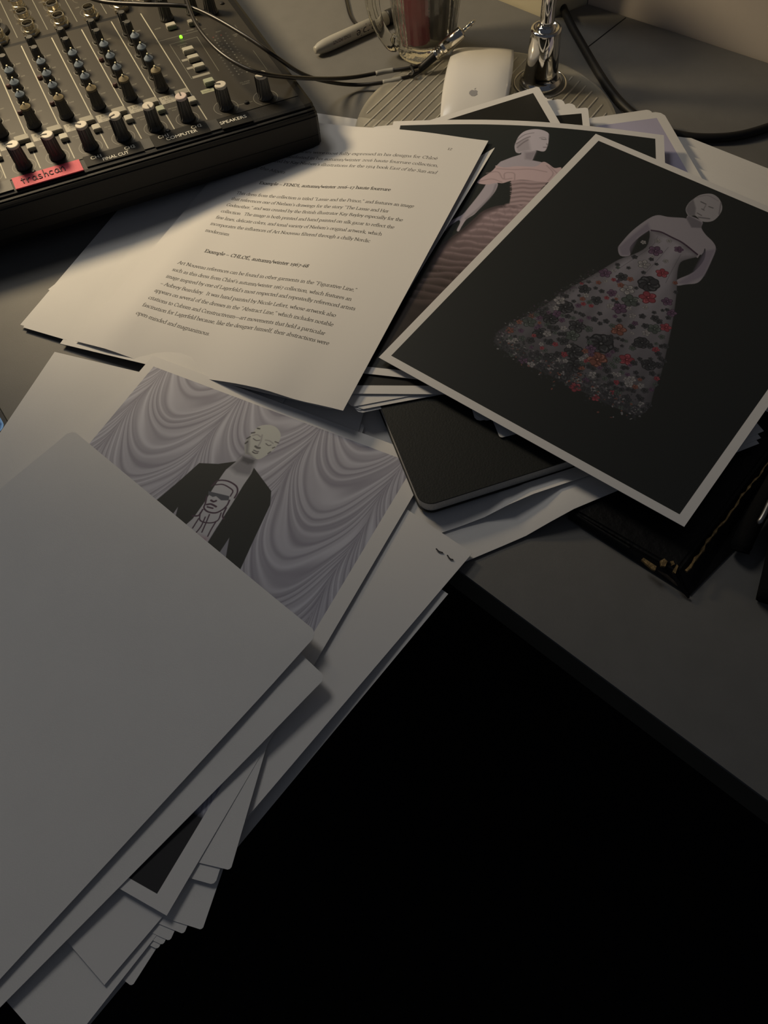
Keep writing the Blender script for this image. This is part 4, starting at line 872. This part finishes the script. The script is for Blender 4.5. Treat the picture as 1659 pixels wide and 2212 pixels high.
k2 = [(150, -25, .085), (215, 2, .082), (300, 9, .082), (370, 11, .082), (415, 17, .080), (470, 42, .079), (540, 84, .075), (595, 122, .066), (650, 158, .040), (700, 175, .018), (760, 183, .0062), (815, 180, .0065), (862, 171, .0080), (900, 158, .0090), (940, 127, .0108)]
rr_ = .00165
bm = BM(); tube(bm, catmull([P(*p) for p in k1], 8), rr_, 10); obj('lead', bm, M_cable, root, smooth=True)
bm = BM(); tube(bm, catmull([P(*p) for p in k2], 8), rr_, 10); obj('lead', bm, M_cable, root, smooth=True)
bm = BM(); tube(bm, catmull([P(812, 159, .0078), P(832, 154.5, .0076), P(851, 151.5, .0080)], 5), .0021, 12); obj('grey_sleeve', bm, M_sleeve, root, smooth=True)
bm = BM(); tube(bm, catmull([P(827, 178, .0068), P(848, 174.5, .0074), P(868, 169.5, .0082)], 5), .0021, 12); obj('grey_sleeve', bm, M_sleeve, root, smooth=True)
bm = BM(); tube(bm, catmull([P(888, 142, .012), P(891, 150, .0128), P(894, 158, .0122), P(890, 163, .0108), P(885, 160, .0100)], 5), .0013, 8); obj('cable_tie', bm, M_rubber, root, smooth=True)
j0, j1 = P(908, 148, .0125), P(1026, 44, .0420); jd = (j1-j0).normalized(); jp = jd.cross(V(0, 0, 1)).normalized(); jq = jp.cross(jd)
fJ = lambda x, y, z: j0 + jd*z + jp*x + jq*y
JL = (j1-j0).length; fr = lambda t: t*JL
def jl(name, prof, m, sm=True):
    bm = BM(); lathe(bm, prof, fJ, 28); bmesh.ops.recalc_face_normals(bm, faces=bm.faces[:]); return obj(name, bm, m, root, smooth=sm)
jl('strain_relief', [(.0022, fr(-.02)), (.0030, fr(.05)), (.0035, fr(.26)), (.0037, fr(.29))], M_rubber)
jl('plug_collar', [(.0040, fr(.27)), (.0050, fr(.275)), (.0050, fr(.30)), (.0043, fr(.31)), (.0051, fr(.33)), (.0043, fr(.35)), (.0052, fr(.37)), (.0045, fr(.39)), (.0053, fr(.41)), (.0053, fr(.46))], M_nickel, False)
jl('plug_barrel', [(.0054, fr(.455)), (.0052, fr(.75)), (.0046, fr(.775)), (.0022, fr(.78))], M_nickel)
jl('plug_tip', [(.0018, fr(.78)), (.0018, fr(.84)), (.0015, fr(.845)), (.0015, fr(.852)), (.0018, fr(.858)), (.0018, fr(.93)), (.0013, fr(.935)), (.0013, fr(.945)), (.0017, fr(.955)), (.0006, fr(1.0))], M_nickel)
# ------------------------------------------------------------------ mixer
MY, MT = radians(19), radians(2.1); MO = V(-.2244, .5439, .05)
_ex = V(cos(MY), sin(MY), 0); MYv = V(-sin(MY)*cos(MT), cos(MY)*cos(MT), sin(MT)); MZv = _ex.cross(MYv)
MX = _ex - MYv*.07; MYY = MYv - _ex*.02
def fX(x, y, z): return MO + MX*x + MYY*y + MZv*z
def flat(x, y, z): p = fX(x, y, 0); return V(p.x, p.y, z)
XR, XL, YB = .206, -.098, .292
mixer = thing('audio_mixer', 'compact black audio mixer full of knobs, red tape label at its front', 'mixer', tuple(flat(.05, .13, .0)))
# case : profile along y (front grooves), rounded cheeks in x
bm = BM()
prof = [(YB, -.0004), (-.0155, -.0004), (-.0178, -.0012), (-.0182, -.0030), (-.0196, -.0022), (-.0212, -.0026), (-.0214, -.0040), (-.0228, -.0034), (-.0240, -.0044), (-.0243, -.0062), (-.0252, -.0066), (-.0258, -.0200), (-.0252, -.0204), (-.0252, -.0216), (-.0256, -.0220), (-.0250, -.0300), (-.0215, -.0375)]
def case_pt(x, y, z, inset):
    if z > -.036: return fX(x, y+inset, z-inset*.5)
    p = fX(x, y+inset, z); p.z = .0115; return p
xs = [(XL-.006, .012), (XL-.004, .004), (XL, 0), (XR-.001, 0), (XR+.0045, .0016), (XR+.0075, .0060), (XR+.0085, .0120)]
rows = []
for x, ins in xs:
    row = [bm.verts.new(case_pt(x, y, z, ins if y < 0 else 0)) for y, z in prof]; q = flat(x, YB, .0115); row.append(bm.verts.new(q)); 
    if ins: row[0].co -= MZv*(ins*.5)
    rows.append(row)
for A_, B_ in zip(rows, rows[1:]):
    for k in range(len(A_)-1): bm.faces.new((A_[k], B_[k], B_[k+1], A_[k+1]))
    bm.faces.new((A_[-1], B_[-1], B_[0], A_[0]))
bm.faces.new(rows[0]); bm.faces.new(rows[-1][::-1]); bmesh.ops.recalc_face_normals(bm, faces=bm.faces[:]); obj('case', bm, M_case, mixer)
for x, y in ((-.08, .0), (.19, .0), (-.08, .26), (.19, .26)):
    bm = BM(); q = flat(x, y, 0); lathe(bm, [(.008, .0002), (.009, .001), (.009, .0116)], lambda a, b, c: V(q.x+a, q.y+b, c), 20); obj('foot', bm, M_rubber, mixer)
# printed panel
px0, px1, py0, py1 = XL, XR-.0005, -.003, YB-.004
cv = Canvas(1950, 1860, (.036, .032, .025)); PWm = cv.w/(px1-px0)
def pu(x, y): return ((x-px0)/(px1-px0), (y-py0)/(py1-py0))
LN = (.48, .47, .38)
for k in range(-3, 6):
    cv.line([pu(.0263*k, .0005), pu(.0263*k, .166)], 5, LN, 2); cv.line([pu(.0263*k, .180), pu(.0263*k, .28)], 4, (.2, .2, .17), 2)
def ring(x, y, r, w=2.5, al=.6, a0=-50, a1=230):
    t = np.radians(np.linspace(a0, a1, 30)); cv.line([pu(x+r*cos(a), y+r*sin(a)) for a in t], w, (.34, .34, .29), 1.5, al)
def word(x, y, s, h, col=(.22, .215, .18), bold=.3):
    L = sum(GL[c][0] for c in s)*h/5*.9; draw_text(cv, s, pu(x, y), pu(x+L, y), h*PWm, col, sans=.42)
GL.update({'R': (5.8, "1.2,0 1.2,7.5;~1.2,7.5 4,7.4 4.8,5.7 3.9,4 1.2,3.8;2.8,3.9 5,0"), 'U': (6.4, "~1.1,7.5 1.1,2.4 1.9,.3 3.2,0 4.6,.3 5.3,2.4 5.3,7.5"), 'X': (5.8, ".8,7.5 5,0;5,7.5 .8,0"), 'V': (5.8, ".5,7.5 3,0 5.4,7.5"), '3': (4.6, "~.8,7 2.4,7.6 3.7,6.6 3,4.6 1.8,4 3.2,3.6 4,2 2.8,0 .8,.5"), '5': (4.6, "~3.8,7.5 1.3,7.5 1,4.4 2.8,4.5 3.9,2.4 2.6,0 .8,.6")})
for k in range(-3, 6):
    xc = -.017+.026*k; xl = -.0105+.0258*k
    for y, r in ((.0537, .0062), (.0752, .0052), (.0925, .0052), (.1100, .0052), (.1290, .0052), (.1450, .0052)): ring(xc, y-.0035 if y > .06 else y, r)
    ring(xl, .008, .0088)
    word(xc+.0065, .0505, 'PAN', .0010); word(xc+.0065, .069, 'LOW', .0009); word(xc+.0065, .086, 'MID', .0009); word(xc+.0065, .104, 'HI', .0009); word(xc+.0065, .122, 'AUX', .0009); word(xc+.0065, .141, 'SEND', .0009)
    word(xl-.0095, .0255, 'PRE FADER', .0008); word(xl-.0075, .0225, 'SOLO', .0008)
    cv.poly([pu(xl-.0118, .0335), pu(xl+.0004, .0335), pu(xl+.0004, .0435), pu(xl-.0118, .0435)], (.34, .33, .28), 2)
    lab = {-3: '', -2: '1', -1: '2', 0: '3', 1: '4', 2: '5 6', 3: '7 8', 4: '9 10', 5: '11 12'}[k]
    if lab: word(xl-.0100, .0398, lab, .0019, (.03, .03, .03)); word(xl-.0085, .0368, 'MUTE', .0011, (.05, .05, .05)); word(xl-.0085, .0344, 'ALT 3-4', .0009, (.05, .05, .05))
cv.poly([pu(-.097, .1690), pu(.120, .1690), pu(.120, .1730), pu(-.097, .1730)], (.005, .005, .005), 2)  # dark band painted in for the panel step and its shadow below the jacks
ring(.150, .008, .0094); ring(.182, .006, .0094)
for a, b, c, d in ((.1387, .110, .1627, .110), (.1387, .110, .1387, .056), (.1627, .110, .162, .056), (.1387, .056, .145, .056), (.130, .1185, .1735, .1185), (.157, .0065, .171, .006)): cv.line([pu(a, b), pu(c, d)], 3, (.18, .18, .15), 1.5, .9)
cv.line([pu(.197, .112), pu(.197, .085)], 3, (.15, .15, .12), 1.5, .8); cv.line([pu(.197, .070), pu(.197, .040)], 3, (.15, .15, .12), 1.5, .8)
word(.1440, .1045, 'CONTROL', .0010); word(.1450, .1015, 'ROOM', .0010); word(.1445, .0985, 'SOURCE', .0010); word(.1345, .1365, 'ASSIGN', .0009); word(.158, .1215, 'POWER', .0010)
for y, t in ((.0870, 'MAIN MIX'), (.0745, 'ALT 3-4'), (.0610, 'TAPE')): cv.poly([pu(.140, y-.0055), pu(.1545, y-.0055), pu(.1545, y-.0025), pu(.140, y-.0025)], (.28, .27, .23), 2)
cv.poly([pu(.1395, .0325), pu(.150, .0325), pu(.150, .0375), pu(.1395, .0375)], (.34, .36, .26), 2); word(.141, .0338, 'PHONES', .0010, (.06, .06, .05))
word(.171, .032, 'CTL ROOM', .0009); word(.172, .0295, 'PHONES', .0009); word(.1685, .1085, 'LEFT', .0009); word(.179, .1085, 'RIGHT', .0009); word(.190, .098, 'LEVEL', .0009); word(.1905, .0955, 'SET', .0009)
for j in range(14):
    y = .1030-.0045*j
    for x in (.1745, .1815): cv.ell(pu(x, y), 3.5, 4.5, (.30, .30, .26) if j else (.25, .05, .05), soft=2, alpha=.7)
    for x in (.170, .1775, .186): cv.ell(pu(x, y+.001), 5, 3, (.16, .16, .14), soft=2, alpha=.7)
for k in range(-3, 6):
    for y in (.19, .214): ring(.0130+.0263*k+.0, y, .0072, 2, .35); word(.0263*k+.004, y+.0105, 'LINE', .0010, (.16, .155, .13))
mpan = print_mat('mixer_panel_print', cv.image('mixer_panel'), .5, .35)
bm = BM(); lay = bm.loops.layers.uv.new('UVMap'); q = [(px0, py0), (px1, py0), (px1, py1), (px0, py1)]
vt = [bm.verts.new(fX(x, y, .0)) for x, y in q]; vb = [bm.verts.new(fX(x, y, -.00035)) for x, y in q]; f_ = bm.faces.new(vt)
for l, c in zip(f_.loops, ((0, 0), (1, 0), (1, 1), (0, 1))): l[lay].uv = c
for i in range(4): bm.faces.new((vt[i], vb[i], vb[(i+1) % 4], vt[(i+1) % 4]))
bm.faces.new(vb[::-1]); obj('control_panel', bm, mpan, mixer)
# knobs
bx_, by_, bz_ = MX.normalized(), None, MZv; by_ = bz_.cross(bx_)
M_kn = mat('knob_grey_black', (.066, .065, .060), .42, spec=.5); M_kw = mat('knob_cap_white', (.62, .58, .50), .45); M_kb = mat('knob_cap_blue_grey', (.20, .245, .30), .45)
M_ko = mat('knob_cap_olive', (.24, .20, .12), .5); M_ka = mat('knob_cap_grey', (.12, .12, .11), .5); M_nub = mat('knob_pointer_pale', (.62, .60, .42), .5)
def knob_mesh(name, build, m, sm=False):
    bm = BM(); build(bm); bmesh.ops.recalc_face_normals(bm, faces=bm.faces[:]); me = bpy.data.meshes.new(name); bm.to_mesh(me); bm.free(); me.materials.append(m); return me
I3 = lambda x, y, z: V(x, y, z)
K_lv = knob_mesh('level_knob', lambda b: lathe(b, [(.0060, .0003), (.0062, .0012), (.0056, .0030), (.0052, .0042), (.0045, .0175)], I3, 32, flute=1, fz=(.003, .0176)), M_kn)
K_lc = knob_mesh('knob_cap', lambda b: lathe(b, [(.0046, .0174), (.0047, .0180), (.0044, .0190), (.0040, .0193)], I3, 32), M_kw)
K_lp = knob_mesh('pointer', lambda b: box(b, -.0005, .0005, .0, .0046, .0190, .0197), mat('knob_line_dark', (.10, .09, .075), .5))
K_lq = knob_mesh('pointer_line', lambda b: box(b, -.0004, .0004, .0046, .0057, .004, .0176), M_black)
K_eq = knob_mesh('eq_knob', lambda b: lathe(b, [(.0046, .0003), (.0047, .0010), (.0036, .0022), (.0031, .0145)], I3, 24, flute=1, fz=(.002, .015)), M_kn)
K_ec = knob_mesh('knob_cap', lambda b: lathe(b, [(.0034, .0143), (.0038, .0146), (.0037, .0155), (.0022, .0170), (.0012, .0178)], I3, 24), M_kb)
K_en = knob_mesh('pointer', lambda b: box(b, -.0006, .0006, -.0006, .0012, .0165, .0192, bev=.0002), M_nub)
K_pn = knob_mesh('pan_knob', lambda b: lathe(b, [(.0056, .0003), (.0058, .0012), (.0050, .0026), (.0047, .0040), (.0036, .0148)], I3, 28, flute=1, fz=(.003, .015)), M_kn)
K_po = knob_mesh('knob_cap', lambda b: lathe(b, [(.0039, .0146), (.0042, .0150), (.0040, .0160), (.0022, .0174), (.0012, .0181)], I3, 24), M_ko)
K_ax = knob_mesh('aux_knob', lambda b: lathe(b, [(.0046, .0003), (.0047, .0010), (.0037, .0022), (.0033, .0160), (.0026, .0175)], I3, 24, flute=1, fz=(.002, .0165)), M_kn)
K_aw = knob_mesh('pointer', lambda b: box(b, -.0005, .0005, .0024, .0037, .0030, .0178), M_ka)
base_rot = Matrix(((bx_.x, by_.x, bz_.x), (bx_.y, by_.y, bz_.y), (bx_.z, by_.z, bz_.z)))
def put(name, me, x, y, ang, parent, pos=None):
    o = bpy.data.objects.new(name, me); COL.objects.link(o); o.parent = parent
    if pos is None: o.location = (0, 0, 0); o.rotation_euler = (0, 0, ang)
    else: o.location = fX(x, y, 0)-mixer.location; o.rotation_euler = (base_rot @ Matrix.Rotation(ang, 3, 'Z')).to_euler()
    return o
def knob(name, me, x, y, ang, subs):
    k = put(name, me, x, y, radians(ang), mixer, 1)
    for n_, m_ in subs: put(n_, m_, 0, 0, 0, k)
    return k
def recol(me, m): c = me.copy(); c.materials[0] = m; return c
K_cp = recol(K_lc, mat('knob_cap_pink', (.64, .54, .50), .45))
angs = {-3: 0, -2: 40, -1: 70, 0: 75, 1: 80, 2: 55, 3: 110, 4: 190, 5: 0}
for k in range(-3, 6):
    xc = -.017+.026*k; xl = -.0105+.0258*k; jj = rng.normal(size=8)*6
    knob('level_knob', K_lv, xl, .0078, angs[k], (('knob_cap', K_cp if k == 5 else K_lc), ('pointer', K_lp), ('pointer', K_lq)))
    knob('pan_knob', K_pn, xc, .0537, jj[0], (('knob_cap', K_po), ('pointer', K_en)))
    for i, y in enumerate((.0722, .0898, .1078)): knob('eq_knob', K_eq, xc, y, jj[1+i], (('knob_cap', K_ec), ('pointer', K_en)))
    for i, y in enumerate((.1265, .1425)): knob('aux_knob', K_ax, xc, y, 75+jj[5+i], (('pointer', K_aw),))
knob('level_knob', K_lv, .150, .0080, 65, (('knob_cap', K_lc), ('pointer', K_lp), ('pointer', K_lq)))
knob('level_knob', K_lv, .182, .0062, 70, (('knob_cap', K_lc), ('pointer', K_lp), ('pointer', K_lq)))
knob('level_knob', K_lv, .149, .148, 40, (('knob_cap', K_po), ('pointer', K_lp)))
knob('level_knob', K_lv, .186, .139, 60, (('knob_cap', K_lc), ('pointer', K_lp)))
knob('level_knob', K_lv, .172, .147, 60, (('knob_cap', K_lc), ('pointer', K_lp)))
# buttons
M_bt = mat('button_white', (.40, .39, .33), .5); M_bg = mat('button_greenish', (.34, .37, .28), .5); M_bs = mat('button_grey', (.24, .23, .19), .5)
def button(x0, x1, y0, y1, h, m):
    bm = BM(); box(bm, x0, x1, y0, y1, .0001, h, fX, bev=.0004); bmesh.ops.recalc_face_normals(bm, faces=bm.faces[:]); return obj('button', bm, m, mixer)
for k in range(-3, 6):
    xl = -.0105+.0258*k
    button(xl+.0012, xl+.0120, .0345, .0415, .0034, M_bs); button(xl+.0075, xl+.0135, .0222, .0290, .0034, M_bg if k == 4 else M_bt)
for y in (.0885, .0760, .0625): button(.1445, .1535, y, y+.0055, .0040, M_bt)
button(.1450, .1530, .0390, .0450, .0040, M_bg); button(.1440, .1520, .1290, .1345, .0040, M_bt); button(.1620, .1700, .1260, .1310, .0040, M_bs)
# power light
bm = BM(); q = fX(.1505, .1150, .0); lathe(bm, [(.0013, .0), (.0013, .0010), (.0009, .0018), (.0003, .0021)], lambda a, b, c: q+MX*a+MYY*b+MZv*c, 16); obj('power_light', bm, mat('green_led', (.1, .5, .05), .3, emit=(.30, 1.0, .03), estr=1.6), mixer, smooth=True)
for x, y in ((.1663, .0062), (.1990, .1480), (.1000, -.0005), (-.006, -.002)):
    bm = BM(); q = fX(x, y, 0); lathe(bm, [(.0020, .0), (.0020, .0008), (.0014, .0014), (.0005, .0015)], lambda a, b, c: q+MX*a+MYY*b+MZv*c, 16); obj('screw', bm, M_black, mixer)
for x, y in ((.0305, .112), (.0305, .073), (.0825, .113), (.0825, .074), (.0045, .112), (.0045, .073)):
    bm = BM(); q = fX(x-.0015, y, 0); lathe(bm, [(.0021, .0), (.0021, .0016), (.0013, .0026)], lambda a, b, c: q+MX*a+MYY*b+MZv*c, 12); obj('push_switch', bm, mat('dark_red_button', (.05, .02, .02), .5), mixer)
# jack sockets
M_hole = mat('socket_hole', (.004, .004, .004), .9)
def jmesh():
    bm = BM(); lathe(bm, [(.0072, .0002), (.0072, .0024), (.0066, .0030), (.0052, .0031)], I3, 6); lathe(bm, [(.0058, .0028), (.0058, .0050), (.0050, .0054), (.0050, .0074), (.0053, .0078), (.0053, .0092), (.0049, .0098), (.0043, .0098), (.0042, .0066)], I3, 28, cap=False)
    bmesh.ops.recalc_face_normals(bm, faces=bm.faces[:]); me = bpy.data.meshes.new('jack_socket'); bm.to_mesh(me); bm.free(); me.materials.append(mat('brass_nickel', (.80, .74, .60), .27, 1.)); return me
JM = jmesh(); JH = knob_mesh('socket_hole', lambda b: lathe(b, [(.0043, .0064), (.0043, .0070)], I3, 24), M_hole)
for k in range(-3, 5):
    xj = .0390+.0265*(k-1)
    for y in ((.1797, .2005, .2225, .2440) if k != 3 else (.1797, .2225, .2440)): knob('jack_socket', JM, xj, y, rng.uniform(0, 60), (('socket_hole', JH),))
for y in (.185, .205, .225, .245): knob('jack_socket', JM, .118+.002, y, 10, (('socket_hole', JH),)); knob('jack_socket', JM, .1385+.002, y, 25, (('socket_hole', JH),))
q = fX(.0125, .1955, 0)
bm = BM(); lathe(bm, [(.0105, .0002), (.0105, .0025), (.0088, .004), (.0060, .0042)], lambda a, b, c: q+MX*a+MYY*b+MZv*c, 28); obj('black_socket', bm, M_black, mixer)
# stuck-on labels
def tape(name, x0, x1, yl, yr, h, m, z=.0006, label=None):
    bm = BM(); q = [(x0, yl-h), (x1, yr-h), (x1, yr), (x0, yl)]; f2 = lambda x, y, zz: fX(x, y, zz-.0012+ (0 if y < -.0031 else .0012)) if False else fX(x, y, zz)
    prism(bm, q, .0001, z, f2); o = obj(name, bm, m, mixer)
    if label: o['label'] = label
    return o
M_tp = mat('black_label_tape', (.010, .010, .0095), .6, spec=.2); M_tw = mat('label_white_ink', (.90, .89, .82), .6)
def onp(x0, y0, sl=-.0): return lambda x, y, z: fX(x0+x, y0+y+sl*x, .00085+z*.0)
tape('label_tape', .0320, .0765, -.0022, -.0026, .0126, M_tp); tape('label_tape', .0850, .1290, -.0006, -.0010, .0150, M_tp); tape('label_tape', .1380, .1625, -.0040, -.0045, .0132, M_tp)
M_tg = mat('old_tape_grey', (.045, .044, .040), .5)
tape('label_tape', .0768, .0848, -.0022, -.0022, .0120, M_tg); tape('label_tape', .1292, .1378, -.0030, -.0030, .0125, M_tg); tape('label_tape', -.0980, -.0240, -.0030, -.0030, .0125, M_tg)
def lab(t, x, y, w, size=.0052):
    W_ = {'CH1': 3, 'CH2': 3}.get(t, len(t)); o = text_obj('lettering', t, size, lambda a, b, c: (a, b, c) and V(a, b, c), M_tw, None)
    mx_ = max(v.co.x for v in o.data.vertices); mn_ = min(v.co.x for v in o.data.vertices)
    for v in o.data.vertices: v.co = fX(x+(v.co.x-mn_)/(mx_-mn_)*w, y+v.co.y, .00078)-Vector(mixer.location)
    o.location = (0, 0, 0); o.parent = mixer
lab('CH1', .0372, -.0083, .0080); lab('CH2', .0635, -.0086, .0080); lab('FINAL CUT', .0452, -.0135, .0200)
lab('CH1', .0905, -.0072, .0080); lab('CH2', .1170, -.0070, .0082); lab('COMPUTER', .0955, -.0118, .0245); lab('SPEAKERS', .1385, -.0120, .0212)
tape('red_tape', -.0225, .0288, -.0030, -.0036, .0135, mat('red_tape', (.62, .055, .10), .55, bump=.2, bscale=900, var=.05), .0009, 'red paper tape with handwritten lettering')
# handwritten word on the tape
HW = [("+", [[(.8, 5.6), (1.1, 2.5), (1.4, .6)], [(-.1, 3.9), (1.2, 4.0), (2.5, 4.3)]]), ("r", [[(0, 4), (.3, 2), (.4, .2)], [(.4, 2.6), (1.2, 4), (2.2, 4.0)]]), ("a", [[(2, 3.6), (1, 4), (.1, 2.6), (.4, .8), (1.5, .6), (2.1, 3.5)], [(2.1, 3.6), (2.2, 1.2), (2.8, .4)]]),
      ("s", [[(2, 3.8), (.7, 4), (.6, 2.6), (1.9, 1.8), (1.8, .4), (.2, .4)]]), ("h", [[(.3, 7), (.4, 3), (.3, .2)], [(.4, 2.4), (1.4, 3.6), (2.1, 2.4), (2.3, .2)]]), ("c", [[(2.1, 3.6), (.8, 3.9), (.1, 2.2), (.9, .5), (2.2, .8)]]), ("a", [[(2, 3.6), (1, 4), (.1, 2.6), (.4, .8), (1.5, .6), (2.1, 3.5)], [(2.1, 3.6), (2.2, 1.2), (2.8, .4)]]),
      ("n", [[(.1, 4.2), (.3, 2), (.3, .2)], [(.3, 2.6), (1.4, 4.2), (2.2, 3.2), (2.4, .2)]])]
xc = -.0168; u_ = .00128; bm = BM()
for ch, sts in HW:
    for st in sts:
        pts = [fX(xc+x*u_, -.0140+y*u_+(xc+.02)*.05, .00098) for x, y in st]; cp = catmull(pts, 5) if len(pts) > 2 else pts
        tube(bm, cp, .00046, 6)
    xc += 3.35*u_
o = obj('handwriting', bm, mat('pen_ink', (.05, .008, .02), .6), mixer)

# ------------------------------------------------------------------ what repeats, grouped
for o in list(COL.objects):
    if o.parent or o.get('label') is None or o.get('group'): continue
    L = o['label']; c = o.get('category')
    if c == 'paper' and o.name.startswith('paper_sheet'):
        if 'fan' in L: g = 'sheet tips fanned out in the front heap'
        elif 'notebook' in L: g = 'white sheets under the black notebook'
        elif 'right edge' in L or 'at the right' in L: g = 'white sheets stacked at the right edge'
        elif 'mixer' in L or 'text page' in L or 'left page' in L: g = 'pages lying in front of the mixer'
        else: g = 'white sheets in the front heap'
        o['group'] = g
    elif o.name == 'text_page': o['group'] = 'pages lying in front of the mixer'
    elif c == 'print': o['group'] = 'photo prints on the desk'
    elif c == 'card': o['group'] = 'small cards under the flower dress print'
